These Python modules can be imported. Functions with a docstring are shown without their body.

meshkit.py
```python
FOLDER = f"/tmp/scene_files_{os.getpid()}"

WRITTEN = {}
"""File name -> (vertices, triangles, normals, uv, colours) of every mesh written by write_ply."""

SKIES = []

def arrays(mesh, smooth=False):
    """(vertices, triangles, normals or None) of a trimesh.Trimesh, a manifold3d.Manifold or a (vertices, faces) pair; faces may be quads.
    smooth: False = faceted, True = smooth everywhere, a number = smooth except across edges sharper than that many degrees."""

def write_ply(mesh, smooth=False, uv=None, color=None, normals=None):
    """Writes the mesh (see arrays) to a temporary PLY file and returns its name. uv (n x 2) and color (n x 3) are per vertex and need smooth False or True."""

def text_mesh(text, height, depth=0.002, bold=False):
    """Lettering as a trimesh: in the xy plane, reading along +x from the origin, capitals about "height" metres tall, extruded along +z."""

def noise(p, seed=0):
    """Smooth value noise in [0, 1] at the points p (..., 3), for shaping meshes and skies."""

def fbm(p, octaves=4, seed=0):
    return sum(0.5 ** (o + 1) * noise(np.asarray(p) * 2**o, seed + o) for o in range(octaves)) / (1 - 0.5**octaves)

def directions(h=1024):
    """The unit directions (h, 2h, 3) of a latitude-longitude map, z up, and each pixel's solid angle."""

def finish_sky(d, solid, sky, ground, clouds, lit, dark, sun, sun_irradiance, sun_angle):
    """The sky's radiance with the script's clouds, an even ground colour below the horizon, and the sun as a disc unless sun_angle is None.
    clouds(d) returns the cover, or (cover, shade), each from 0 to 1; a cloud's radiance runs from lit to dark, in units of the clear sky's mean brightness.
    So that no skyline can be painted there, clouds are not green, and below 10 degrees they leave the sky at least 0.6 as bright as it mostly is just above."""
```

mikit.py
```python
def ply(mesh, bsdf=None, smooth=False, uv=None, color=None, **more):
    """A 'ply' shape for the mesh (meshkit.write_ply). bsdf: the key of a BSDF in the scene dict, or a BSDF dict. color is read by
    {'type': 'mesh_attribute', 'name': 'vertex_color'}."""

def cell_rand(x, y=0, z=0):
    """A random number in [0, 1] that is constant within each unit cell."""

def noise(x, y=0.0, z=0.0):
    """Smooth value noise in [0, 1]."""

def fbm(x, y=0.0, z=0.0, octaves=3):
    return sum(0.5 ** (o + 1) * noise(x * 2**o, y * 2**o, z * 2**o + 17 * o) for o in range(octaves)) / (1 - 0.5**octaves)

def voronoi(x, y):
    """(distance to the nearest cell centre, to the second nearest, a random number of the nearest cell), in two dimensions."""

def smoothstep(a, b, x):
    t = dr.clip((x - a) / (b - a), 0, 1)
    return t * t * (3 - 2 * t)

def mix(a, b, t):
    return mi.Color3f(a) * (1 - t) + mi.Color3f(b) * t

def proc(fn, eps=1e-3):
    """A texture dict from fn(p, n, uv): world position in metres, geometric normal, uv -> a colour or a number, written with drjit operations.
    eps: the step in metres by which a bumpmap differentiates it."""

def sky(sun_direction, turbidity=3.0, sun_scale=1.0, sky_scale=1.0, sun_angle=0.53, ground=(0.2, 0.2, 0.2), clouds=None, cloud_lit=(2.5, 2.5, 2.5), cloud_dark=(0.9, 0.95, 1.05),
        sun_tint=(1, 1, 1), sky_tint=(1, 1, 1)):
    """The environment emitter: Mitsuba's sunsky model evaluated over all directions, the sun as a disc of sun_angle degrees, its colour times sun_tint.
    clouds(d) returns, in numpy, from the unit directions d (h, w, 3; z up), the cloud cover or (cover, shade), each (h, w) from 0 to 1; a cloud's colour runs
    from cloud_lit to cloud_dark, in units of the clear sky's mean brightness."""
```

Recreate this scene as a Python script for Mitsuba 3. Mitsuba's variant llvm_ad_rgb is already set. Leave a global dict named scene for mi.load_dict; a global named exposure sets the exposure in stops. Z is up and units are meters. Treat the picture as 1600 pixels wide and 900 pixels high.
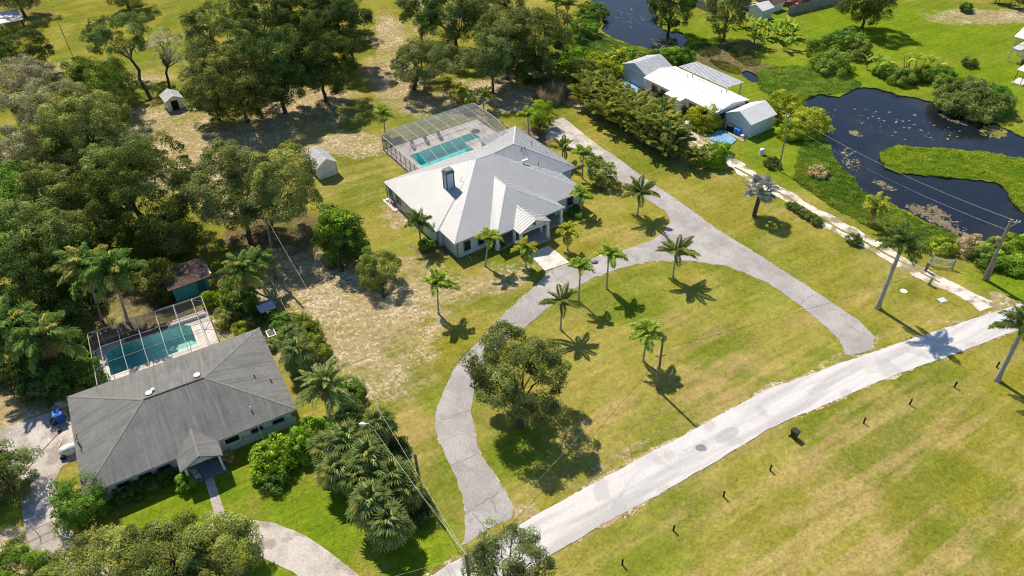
import math, random
import numpy as np
import trimesh
from shapely.geometry import Polygon, Point, LineString
from shapely.ops import unary_union
import drjit as dr
import mitsuba as mi
import mikit, meshkit
from mikit import proc, noise, fbm, voronoi, smoothstep, mix, cell_rand

# ----------------------------------------------------------------------------- camera, sky, exposure
scene, labels = {}, {}
T = mi.ScalarTransform4f
EYE = np.array([0.0, 0.0, 60.0])
FOCAL, PITCH, ROLL = 1140.0, math.radians(40.3), math.radians(1.2)
_f = np.array([0, math.cos(PITCH), -math.sin(PITCH)])
_r0 = np.array([1.0, 0, 0])
_d0 = np.cross(_f, _r0)
_r = math.cos(ROLL) * _r0 + math.sin(ROLL) * _d0
_d = -math.sin(ROLL) * _r0 + math.cos(ROLL) * _d0
scene['camera'] = {'type': 'perspective', 'fov': math.degrees(2 * math.atan(800 / FOCAL)), 'fov_axis': 'x', 'near_clip': 0.5, 'far_clip': 6000.0,
                   'to_world': T().look_at(origin=EYE.tolist(), target=(EYE + _f).tolist(), up=(-_d).tolist())}
SUN_EL, SHADOW = math.radians(52), math.radians(-57.5)
scene['sky'] = mikit.sky((-math.cos(SHADOW) * math.cos(SUN_EL), -math.sin(SHADOW) * math.cos(SUN_EL), math.sin(SUN_EL)), turbidity=3, ground=(0.12, 0.12, 0.06), sun_tint=(0.95, 1.0, 1.07))
exposure = 1.98

# ----------------------------------------------------------------------------- helpers
RNG = np.random.default_rng(7)
rnd = random.Random(5)
A34 = math.radians(34.5)


def at(px, py, z=0.0):
    """Surveyed point: where the sight line through a photo position (1600 x 900) meets the level z."""
    d = _r * (px - 800) / FOCAL + _d * (py - 450) / FOCAL + _f
    t = (z - 60.0) / d[2]
    return np.array([d[0] * t, d[1] * t, z])


def numbered(name):
    if name not in labels and name not in scene:
        return name
    n = 1
    while f'{name}_{n:03d}' in labels or f'{name}_{n:03d}' in scene:
        n += 1
    return f'{name}_{n:03d}'


_used = {}


def thing(name, label, cat, group=None):
    k = name
    if name in _used:
        k = f'{name}_{_used[name]:03d}'
    _used[name] = _used.get(name, 0) + 1
    labels[k] = {'label': label, 'category': cat}
    if group:
        labels[k]['group'] = group
    return k


def put(parent, name, shape, stuff=False, label=None):
    base = f'{parent}__{name}'
    k = base if base not in _used else f'{base}_{_used[base]:03d}'
    _used[base] = _used.get(base, 0) + 1
    scene[k] = shape
    if stuff:
        labels[k] = {'kind': 'stuff'}
    if label:
        labels.setdefault(k, {})['label'] = label
    return k


def structure(name, shape, label=None):
    k = numbered(name)
    scene[k] = shape
    labels[k] = {'kind': 'structure'}
    if label:
        labels[k]['label'] = label
    return k


class MB:
    """Collects faces with colours."""

    def __init__(self):
        self.v, self.f, self.c, self.n = [], [], [], 0

    def add(self, v, f, col=(0.5, 0.5, 0.5)):
        v = np.asarray(v, float)
        f = np.asarray(f, int)
        if f.shape[1] == 4:
            f = np.vstack([f[:, [0, 1, 2]], f[:, [0, 2, 3]]])
        col = np.asarray(col, float)
        self.v.append(v)
        self.f.append(f + self.n)
        self.c.append(np.tile(col, (len(v), 1)) if col.ndim == 1 else col)
        self.n += len(v)
        return self

    def box(self, x0, x1, y0, y1, z0, z1, col=(0.5, 0.5, 0.5), fr=None):
        v = np.array([[x, y, z] for x in (x0, x1) for y in (y0, y1) for z in (z0, z1)], float)
        f = [[0, 1, 3, 2], [4, 6, 7, 5], [0, 4, 5, 1], [2, 3, 7, 6], [0, 2, 6, 4], [1, 5, 7, 3]]
        if fr is not None:
            v = fr(v)
        vv = np.vstack([v[q] for q in f])
        return self.add(vv, np.arange(24).reshape(6, 4), col)

    def tube(self, pts, rad, sides=6, col=(0.5, 0.5, 0.5), cap=True):
        p = np.asarray(pts, float)
        r = np.broadcast_to(np.asarray(rad, float), (len(p),))
        t = np.gradient(p, axis=0)
        t /= np.linalg.norm(t, axis=1, keepdims=True) + 1e-9
        ref = np.array([0, 0, 1.0]) if abs(t[:, 2]).mean() < 0.8 else np.array([1.0, 0, 0])
        a = np.cross(t, ref)
        a /= np.linalg.norm(a, axis=1, keepdims=True) + 1e-9
        b = np.cross(t, a)
        an = np.arange(sides) * 2 * np.pi / sides
        v = p[:, None] + r[:, None, None] * (np.cos(an)[None, :, None] * a[:, None] + np.sin(an)[None, :, None] * b[:, None])
        i, j = np.meshgrid(np.arange(len(p) - 1), np.arange(sides), indexing='ij')
        q = np.stack([i * sides + j, i * sides + (j + 1) % sides, (i + 1) * sides + (j + 1) % sides, (i + 1) * sides + j], -1).reshape(-1, 4)
        v = v.reshape(-1, 3)
        f = np.vstack([q[:, [0, 1, 2]], q[:, [0, 2, 3]]])
        if cap:
            m = len(v)
            v = np.vstack([v, p[:1], p[-1:]])
            k = np.arange(sides)
            f = np.vstack([f, np.stack([k * 0 + m, (k + 1) % sides, k], 1), np.stack([k * 0 + m + 1, (len(p) - 1) * sides + k, (len(p) - 1) * sides + (k + 1) % sides], 1)])
        return self.add(v, f, col)

    def bar(self, a, b, w, col=(0.5, 0.5, 0.5)):
        """Square section beam from a to b."""
        a, b = np.asarray(a, float), np.asarray(b, float)
        return self.tube([a, b], w * 0.707, 4, col)

    def slab(self, poly, t, col=(0.5, 0.5, 0.5)):
        """Flat polygon (world, planar, counter-clockwise seen from above) with thickness t below it."""
        p = np.asarray(poly, float)
        n = len(p)
        q = p - [0, 0, t]
        top = [[0, i, i + 1] for i in range(1, n - 1)]
        self.add(p, top, col)
        self.add(q, [[0, i + 1, i] for i in range(1, n - 1)], col)
        for i in range(n):
            j = (i + 1) % n
            self.add([p[i], q[i], q[j], p[j]], [[0, 1, 2, 3]], col)
        return self

    def arrays(self):
        return np.vstack(self.v), np.vstack(self.f), np.vstack(self.c)

    def ply(self, bsdf='painted', smooth=False, **kw):
        v, f, c = self.arrays()
        return mikit.ply((v, f), bsdf, smooth=smooth, color=c, **kw)


class Frame:
    def __init__(self, o, ang):
        self.o, self.c, self.s = np.array([o[0], o[1], o[2] if len(o) > 2 else 0.0]), math.cos(ang), math.sin(ang)

    def __call__(self, p):
        p = np.asarray(p, float)
        x, y, z = p[..., 0], p[..., 1], p[..., 2]
        return np.stack([self.o[0] + x * self.c - y * self.s, self.o[1] + x * self.s + y * self.c, self.o[2] + z], -1)

    def inv(self, p):
        d = np.asarray(p, float) - self.o
        return np.stack([d[..., 0] * self.c + d[..., 1] * self.s, -d[..., 0] * self.s + d[..., 1] * self.c, d[..., 2]], -1)


def cross2(a, b):
    return a[:, 0] * b[:, 1] - a[:, 1] * b[:, 0]


def sheet(poly, z):
    """A level sheet over a shapely polygon."""
    vs, fs, n = [], [], 0
    for g in getattr(poly, 'geoms', [poly]):
        v, f = trimesh.creation.triangulate_polygon(g, engine='earcut')
        vs.append(np.column_stack([v, np.full(len(v), z)]))
        f = np.asarray(f)
        a, b, c = (v[f[:, k]] for k in range(3))
        neg = cross2(b - a, c - a) < 0
        f[neg] = f[neg][:, ::-1]
        fs.append(f + n)
        n += len(v)
    return np.vstack(vs), np.vstack(fs)


def shore(pixels, jitter=0.2, step=0.6, seed=0, smooth=True):
    """World polygon from photo positions on the ground, its edge made uneven."""
    pts = np.array([at(*p)[:2] for p in pixels])
    if smooth:
        for _ in range(2):
            nx = np.roll(pts, -1, axis=0)
            pts = np.stack([0.75 * pts + 0.25 * nx, 0.25 * pts + 0.75 * nx], 1).reshape(-1, 2)
    ring = Polygon(pts).exterior
    n = max(8, int(ring.length / step))
    p = np.array([ring.interpolate(i / n, normalized=True).coords[0] for i in range(n)])
    k = np.column_stack([p * 0.9, np.full(n, seed)])
    k2 = np.column_stack([p * 0.25, np.full(n, seed + 5)])
    off = np.stack([meshkit.fbm(k, 3, seed) - 0.5, meshkit.fbm(k, 3, seed + 9) - 0.5], 1) * 2 * jitter + np.stack([meshkit.noise(k2, seed) - 0.5, meshkit.noise(k2, seed + 3) - 0.5], 1) * 1.2 * jitter
    return Polygon(p + off).buffer(0)


# ----------------------------------------------------------------------------- materials
def principled(color, rough=0.6, spec=0.3, **kw):
    c = {'type': 'rgb', 'value': list(color)} if not isinstance(color, dict) else color
    return {'type': 'twosided', 'bsdf': {'type': 'principled', 'base_color': c, 'roughness': rough, 'specular': spec, **kw}}


VC = {'type': 'mesh_attribute', 'name': 'vertex_color'}
scene['painted'] = principled(VC, 0.55, 0.3)
scene['glossy'] = principled(VC, 0.12, 0.5)
scene['matte'] = principled(VC, 0.9, 0.1)
scene['leaf'] = {'type': 'principledthin', 'base_color': {**VC, 'scale': 2.3}, 'roughness': 0.55, 'diff_trans': 0.42, 'eta': 1.3, 'spec_trans': 0.0}
scene['bark'] = principled(proc(lambda p, n, uv: mix((0.055, 0.047, 0.04), (0.14, 0.12, 0.10), fbm(p.x * 6, p.y * 6, p.z * 2.2, 3))), 0.9, 0.1)
scene['palm_bark'] = principled(proc(lambda p, n, uv: mix((0.27, 0.25, 0.225), (0.52, 0.49, 0.45), fbm(p.x * 2, p.y * 2, p.z * 5, 3)) * (0.75 + 0.25 * smoothstep(0.1, 0.3, dr.abs(p.z * 4 - dr.floor(p.z * 4) - 0.5) * 2))), 0.85, 0.1)
scene['wood_pole'] = principled(proc(lambda p, n, uv: mix((0.13, 0.10, 0.075), (0.27, 0.22, 0.165), fbm(p.x * 9, p.y * 9, p.z * 1.3, 3))), 0.9, 0.1)


scene['pale_pole'] = principled(proc(lambda p, n, uv: mix((0.20, 0.165, 0.12), (0.40, 0.335, 0.25), fbm(p.x * 9, p.y * 9, p.z * 1.3, 3))), 0.9, 0.1)


def ground_zone(p, items):
    m = mi.Float(0)
    for (px, py, rx, ry, ang, w) in items:
        c = at(px, py)
        ca, sa = math.cos(math.radians(ang)), math.sin(math.radians(ang))
        dx, dy = p.x - float(c[0]), p.y - float(c[1])
        u, v = (dx * ca + dy * sa) / rx, (dy * ca - dx * sa) / ry
        m = dr.maximum(m, w * (1 - smoothstep(0.15, 1.45, u * u + v * v)))
    return m


SAND = [(560, 500, 13, 9, 34, 1), (500, 440, 8, 9, 34, .9), (640, 470, 9, 6, 34, .9), (600, 575, 8, 7, 34, .7), (650, 420, 4, 5, 0, .8), (780, 435, 8, 4, 34, .7), (545, 225, 11, 5, 0, .9),
        (625, 135, 18, 6, 120, .9), (615, 70, 5, 25, 10, .8), (660, 20, 4, 20, 0, .7), (300, 250, 18, 12, 0, .9), (230, 190, 16, 8, 0, .9), (420, 200, 18, 8, 20, .8), (470, 160, 12, 8, 0, .9), (760, 150, 12, 10, 0, .9),
        (250, 60, 5, 5, 0, .6), (210, 120, 9, 5, 0, .7), (10, 270, 12, 14, 0, .9), (60, 290, 8, 6, 0, .8), (20, 660, 6, 6, 0, 1), (60, 640, 5, 3, 20, .9), (740, 20, 12, 10, 0, .6), (830, 120, 10, 6, 0, .7), (820, 215, 5, 3, 0, .9),
        (625, 335, 3, 5, 34, .9), (1540, 25, 16, 6, 0, .9), (380, 320, 10, 6, 0, .8), (420, 430, 7, 9, 34, .9), (340, 500, 6, 6, 0, .7), (160, 520, 8, 8, 0, .7), (85, 110, 4, 8, 0, .55), (40, 55, 4, 3, 0, .8), (900, 165, 8, 2.2, -50, .8), (1085, 220, 7, 4, -50, .8), (980, 150, 6, 3, -50, .7), (20, 870, 3, 3, 0, .9), (1030, 230, 12, 2.5, -52, .5),
        (850, 800, 7, 1.0, 32, .75), (950, 735, 8, .8, 32, .7), (1330, 550, 6, .8, 25, .6), (1480, 505, 5, .8, 20, .6), (1340, 545, 1.6, 1.6, 0, .9), (1050, 390, 1.2, 1.2, 0, .6), (1570, 470, 3, 2, 0, .8)]
GREEN = [(1400, 50, 30, 22, 0, 1), (1290, 210, 14, 10, 0, 1), (1240, 260, 12, 6, -50, .9), (1570, 130, 20, 14, 0, 1), (1550, 240, 26, 12, 0, 1), (1270, 120, 26, 14, 0, 1), (500, 820, 9, 6, 30, 1), (300, 790, 8, 4, 30, 1), (640, 860, 4, 5, 0, 1), (420, 740, 5, 4, 30, .9), (1100, 60, 20, 12, 0, .8),
         (1000, 85, 20, 6, 0, 1), (1180, 470, 8, 4, 0, .35), (1000, 470, 9, 5, 0, .4), (780, 720, 7, 4, 30, .5), (720, 50, 4, 4, 0, .6), (1440, 330, 22, 5, -40, 1), (1590, 440, 6, 5, 0, 1), (1230, 400, 5, 4, 0, .3), (890, 100, 8, 10, -50, .9), (40, 800, 3, 3, 0, .6), (700, 640, 2, 4, 0, .4), (1130, 200, 12, 8, 0, .7), (1250, 590, 7, 3, 30, .4), (1000, 880, 5, 3, 30, .5), (640, 385, 4, 3, 0, .3)]
BROWN = [(1490, 860, 12, 7, 0, .55), (1350, 720, 12, 5, 30, .4), (1560, 740, 9, 7, 0, .5), (1150, 590, 8, 3.5, 25, .9), (1070, 520, 5, 2.5, 20, .6), (1280, 500, 4, 2.5, 0, .6), (920, 670, 4, 2.5, 30, .7), (980, 640, 4, 2, 30, .5), (1400, 470, 6, 3, 0, .6), (1200, 860, 9, 4, 28, .3), (950, 370, 7, 3.5, 34, .5), (600, 660, 5, 9, 30, .6), (680, 720, 3, 8, 20, .5), (770, 445, 8, 4, 34, .6), (560, 280, 8, 8, 0, .4), (1330, 380, 14, 1.5, -50, .4), (1220, 330, 12, 1.5, -50, .5), (470, 60, 8, 10, 0, .3), (690, 290, 2, 2, 0, .3), (990, 310, 5, 5, 0, .3)]
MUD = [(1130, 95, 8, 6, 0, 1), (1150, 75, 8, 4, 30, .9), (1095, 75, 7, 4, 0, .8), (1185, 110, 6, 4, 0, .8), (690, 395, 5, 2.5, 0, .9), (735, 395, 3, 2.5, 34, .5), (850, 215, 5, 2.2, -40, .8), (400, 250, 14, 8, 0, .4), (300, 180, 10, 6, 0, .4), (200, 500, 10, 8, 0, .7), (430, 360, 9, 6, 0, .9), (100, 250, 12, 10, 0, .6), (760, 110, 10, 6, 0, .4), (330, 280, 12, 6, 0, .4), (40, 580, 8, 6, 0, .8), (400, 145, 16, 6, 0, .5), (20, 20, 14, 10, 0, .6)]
LANES = [(1250, 790, 30, 13, 30, 1)]
_ra = math.radians(30.0)


def ground_color(p, n, uv):
    wx = p.x + 3.2 * (fbm(p.x * .21, p.y * .21, 0, 3) - .5)
    wy = p.y + 3.2 * (fbm(p.x * .21 + 40, p.y * .21, 3, 3) - .5)
    q = mi.Point3f(wx + 2.0 * (noise(p.x * .8, p.y * .8, 4) - .5), wy + 2.0 * (noise(p.x * .8, p.y * .8, 9) - .5), p.z)
    big = fbm(p.x * .05, p.y * .05, 2, 3)
    mid = fbm(p.x * .28, p.y * .28, 5, 4)
    fine = fbm(p.x * 2.3, p.y * 2.3, 1, 3)
    grit = noise(p.x * 7, p.y * 7, 3)
    # mowing lanes along the road
    s, t = p.x * -math.sin(_ra) + p.y * math.cos(_ra), p.x * math.cos(_ra) + p.y * math.sin(_ra)
    lane = fbm(s * .9, t * .07, 8, 3)
    c = mix((0.228, 0.222, 0.030), (0.300, 0.274, 0.062), smoothstep(.3, .7, mid * .6 + big * .4))
    c = mix(c, (0.148, 0.188, 0.022), .85 * smoothstep(.42, .70, fbm(p.x * .13 + 9, p.y * .13, 7, 4)))
    g = ground_zone(q, GREEN)
    c = mix(c, mix((0.108, 0.190, 0.011), (0.205, 0.270, 0.018), mid), g)
    b = ground_zone(q, BROWN)
    field = smoothstep(.50, .70, lane + .30 * (mid - .5) + .18 * (big - .5)) * (.16 + .45 * b + .24 * ground_zone(p, LANES))
    c = mix(c, (0.40, 0.300, 0.125), dr.clip(field * (1 - g) + b * .42 * smoothstep(.3, .7, mid), 0, .9))
    sd = ground_zone(q, SAND)
    sm = smoothstep(.28, .82, sd * (.45 + .75 * mid) + .12 * (fine - .5))
    c = mix(c, mix((0.30, 0.245, 0.11), (0.42, 0.335, 0.21), fine), sm * .88)
    ww = 1.2 * (noise(p.x * .9, p.y * .9, 14) - .5)
    fleck = smoothstep(.57, .74, .62 * noise((p.x + ww * .3) * 3.3, (p.y - ww * .3) * 4.2, 12) + .38 * noise(p.x * 8.5, p.y * 8.5, 13) + .60 * (fbm(p.x * .30, p.y * .30, 6, 3) - .5)) * smoothstep(.3, .85, sd)
    c = mix(c, (0.60, 0.50, 0.39), fleck * .72)
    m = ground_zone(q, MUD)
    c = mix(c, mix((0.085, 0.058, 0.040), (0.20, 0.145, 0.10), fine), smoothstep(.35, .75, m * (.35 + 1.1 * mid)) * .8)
    tuft = noise(p.x * 3.7, p.y * 3.7, 21)
    return c * (.58 + .34 * fine + .30 * grit + .22 * tuft) * (.86 + .28 * fbm(s * 1.8, t * .14, 5, 2))


def ground_bump(p, n, uv):
    return .55 * fbm(p.x * 2.6, p.y * 2.6, 2, 3) + .3 * noise(p.x * 8, p.y * 8, 4)


scene['turf'] = {'type': 'bumpmap', 'arbitrary': proc(ground_bump, 0.05), 'scale': 0.16, 'bsdf': {'type': 'twosided', 'bsdf': {'type': 'diffuse', 'reflectance': proc(ground_color)}}}


CRACKS = [((702, 727), (748, 708)), ((728, 802), (782, 768)), ((738, 803), (757, 823)), ((977, 390), (997, 408)), ((1135, 400), (1168, 424)), ((1250, 473), (1270, 462)), ((768, 780), (776, 800)), ((860, 425), (893, 453)), ((690, 655), (742, 640))]


def slab_color(lo, hi, stain, freq=.5, crack=0.0, patch=0.5):
    def fn(p, n, uv):
        a = fbm(p.x * freq, p.y * freq, 4, 4)
        g = noise(p.x * 9, p.y * 9, 3)
        c = mix(lo, hi, smoothstep(.25, .75, a))
        c = mix(c, stain, patch * smoothstep(.55, .75, fbm(p.x * .9 + 7, p.y * .9, 2, 3)))
        if crack:
            qx = p.x + .5 * (fbm(p.x * 1.1, p.y * 1.1, 3, 3) - .5)
            qy = p.y + .5 * (fbm(p.x * 1.1, p.y * 1.1, 8, 3) - .5)
            for (x0, y0), (x1, y1) in crack:
                a0, a1 = at(x0, y0), at(x1, y1)
                ux, uy = float(a1[0] - a0[0]), float(a1[1] - a0[1])
                tt = dr.clip(((qx - float(a0[0])) * ux + (qy - float(a0[1])) * uy) / (ux * ux + uy * uy), 0, 1)
                dd = dr.sqrt(dr.square(qx - float(a0[0]) - tt * ux) + dr.square(qy - float(a0[1]) - tt * uy))
                c = mix(c, (0.13, 0.12, 0.11), .6 * (1 - smoothstep(.015, .075, dd)))
        return c * (.86 + .28 * g)
    return fn


def road_color(p, n, uv):
    ra = math.radians(29.0)
    s, t = p.x * -math.sin(ra) + p.y * math.cos(ra), p.x * math.cos(ra) + p.y * math.sin(ra)
    a = fbm(s * 1.3, t * .12, 4, 3)
    g = noise(p.x * 8, p.y * 8, 3)
    c = mix((0.47, 0.462, 0.458), (0.62, 0.612, 0.608), smoothstep(.25, .7, a))
    c = mix(c, (0.40, 0.39, 0.385), .5 * smoothstep(.58, .75, fbm(p.x * .5, p.y * .5, 9, 4)))
    pc = at(1095, 700)
    dx, dy = p.x - float(pc[0]), p.y - float(pc[1])
    w = fbm(p.x * .8, p.y * .8, 3, 3)
    c = mix(c, (0.23, 0.228, 0.23), 1 - smoothstep(.36, .44, dx * dx * 2.0 + dy * dy * 3.2 + 1.1 * (w - .5)))
    pc = at(1135, 680)
    u, v = (p.x - float(pc[0])) * .87 + (p.y - float(pc[1])) * .5, (p.y - float(pc[1])) * .87 - (p.x - float(pc[0])) * .5
    c = mix(c, (0.40, 0.395, 0.392), .7 * (1 - smoothstep(.6, 1.1, u * u / 3.2 + v * v / .5 + 1.2 * (w - .5))))
    return c * (.94 + .12 * g)


scene['road_surface'] = principled(proc(road_color), 0.85, 0.2)
scene['asphalt'] = principled(proc(slab_color((0.335, 0.323, 0.317), (0.42, 0.407, 0.400), (0.28, 0.268, 0.26), .35, CRACKS, .5)), 0.88, 0.2)
scene['concrete'] = principled(proc(slab_color((0.41, 0.375, 0.34), (0.55, 0.51, 0.475), (0.28, 0.25, 0.22), .5, 0.0, .7)), 0.88, 0.2)
scene['deck'] = principled(proc(slab_color((0.56, 0.52, 0.48), (0.70, 0.66, 0.62), (0.44, 0.40, 0.36), .8, 0.0, .5)), 0.8, 0.2)
scene['shoulder_grit'] = principled(proc(lambda p, n, uv: mix(mix((0.20, 0.18, 0.035), (0.40, 0.31, 0.17), smoothstep(.35, .6, fbm(p.x * 1.3, p.y * 1.3, 2, 3))), (0.62, 0.55, 0.46), .8 * smoothstep(.56, .68, fbm(p.x * 2.8, p.y * 2.8, 5, 3))) * (.75 + .5 * noise(p.x * 7, p.y * 7, 2))), 0.95, 0.05)
scene['white_sand'] = principled(proc(lambda p, n, uv: mix((0.30, 0.26, 0.17), (0.70, 0.65, 0.59), smoothstep(.30, .58, fbm(p.x * .7, p.y * .7, 2, 4))) * (.75 + .5 * noise(p.x * 6, p.y * 6, 2))), 0.95, 0.05)


def shingle(p, n, uv):
    course = p.z * 22
    row = dr.floor(course)
    c = mix((0.140, 0.145, 0.142), (0.21, 0.216, 0.213), fbm(p.x * .6, p.y * .6, p.z, 4))
    x = p.x * .87 + p.y * .49
    y = p.y * .87 - p.x * .49
    lr = dr.abs(n.x * .87 + n.y * .49) > dr.abs(n.y * .87 - n.x * .49)
    a = dr.select(lr, y, x)
    streak = fbm(a * 4.2, p.z * .9, dr.select(lr, mi.Float(3), mi.Float(8)), 3)
    c = mix(c, (0.085, 0.083, 0.080), .36 * smoothstep(.50, .78, streak))
    c = mix(c, (0.26, 0.255, 0.24), .35 * smoothstep(.5, .75, fbm(a * 5.4 + 20, p.z * 1.1, 5, 3)))
    tab = cell_rand(dr.floor(a * 3 + .5 * row), row, 3)
    return c * (.92 + .16 * tab) * (.85 + .15 * smoothstep(.02, .2, course - row))


scene['shingles'] = principled(proc(shingle), 0.9, 0.2)
scene['metal_roof'] = principled(proc(lambda p, n, uv: mix((0.395, 0.41, 0.425), (0.46, 0.475, 0.49), fbm(p.x * .5, p.y * .5, p.z, 3)) * (.93 + .1 * noise(p.x * 5, p.y * 5, p.z * 5))), 0.5, 0.35, metallic=0.1)
scene['white_roof'] = principled(proc(lambda p, n, uv: mix((0.70, 0.70, 0.70), (0.82, 0.82, 0.82), fbm(p.x * .4, p.y * .4, p.z, 3))), 0.4, 0.5)
scene['tin_roof'] = principled(proc(lambda p, n, uv: mix((0.52, 0.53, 0.545), (0.68, 0.69, 0.70), fbm(p.x * .8, p.y * .8, p.z, 4)) * (.9 + .2 * noise(p.x * 3, p.y * 3))), 0.4, 0.6, metallic=0.3)


def pond_color(p, n, uv):
    return mix((0.009, 0.011, 0.018), (0.018, 0.020, 0.022), smoothstep(.5, .8, fbm(p.x * .15, p.y * .15, 2, 3)))


scene['pond_surface'] = {'type': 'bumpmap', 'arbitrary': proc(lambda p, n, uv: fbm(p.x * 1.3, p.y * 1.3, 2, 2), 0.05), 'scale': 0.012,
                       'bsdf': {'type': 'twosided', 'bsdf': {'type': 'principled', 'base_color': proc(pond_color), 'roughness': 0.10, 'specular': 0.6}}}
scene['pool_surface'] = {'type': 'mask', 'opacity': 0.03, 'bsdf': {'type': 'bumpmap', 'arbitrary': proc(lambda p, n, uv: fbm(p.x * 2.2, p.y * 2.2, 2, 2), 0.03), 'scale': 0.03, 'bsdf': principled((0.75, 0.85, 0.9), 0.08, 0.9, metallic=0.8)}}
scene['pool_plaster'] = principled(proc(lambda p, n, uv: mix((0.09, 0.60, 0.59), (0.17, 0.76, 0.73), fbm(p.x * 1.2, p.y * 1.2, 2, 3))), 0.8, 0.2)
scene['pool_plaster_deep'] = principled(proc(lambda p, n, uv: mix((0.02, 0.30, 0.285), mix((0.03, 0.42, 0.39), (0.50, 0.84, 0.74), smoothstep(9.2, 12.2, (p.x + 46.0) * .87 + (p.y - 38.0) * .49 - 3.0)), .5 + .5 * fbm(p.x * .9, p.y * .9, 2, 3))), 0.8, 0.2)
for _n, _o, _g in (('screen', .34, .10), ('screen_top', .30, .30), ('screen_fine', .05, .10)):
    scene[_n] = {'type': 'mask', 'opacity': _o, 'bsdf': {'type': 'twosided', 'bsdf': {'type': 'diffuse', 'reflectance': {'type': 'rgb', 'value': [_g, _g, _g * 1.05]}}}}
scene['window_glass'] = {'type': 'twosided', 'bsdf': {'type': 'roughplastic', 'distribution': 'ggx', 'alpha': 0.04, 'diffuse_reflectance': {'type': 'rgb', 'value': [0.018, 0.020, 0.022]}}}


def siding(col, pitch=0.2, amt=.10):
    def fn(p, n, uv):
        c = mi.Color3f(col)
        s = p.z / pitch - dr.floor(p.z / pitch)
        dirt = fbm(p.x * 1.1, p.y * 1.1, p.z * .7, 3)
        return c * (1 - amt + amt * smoothstep(0, .18, s)) * (.86 + .22 * dirt)
    return fn


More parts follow.
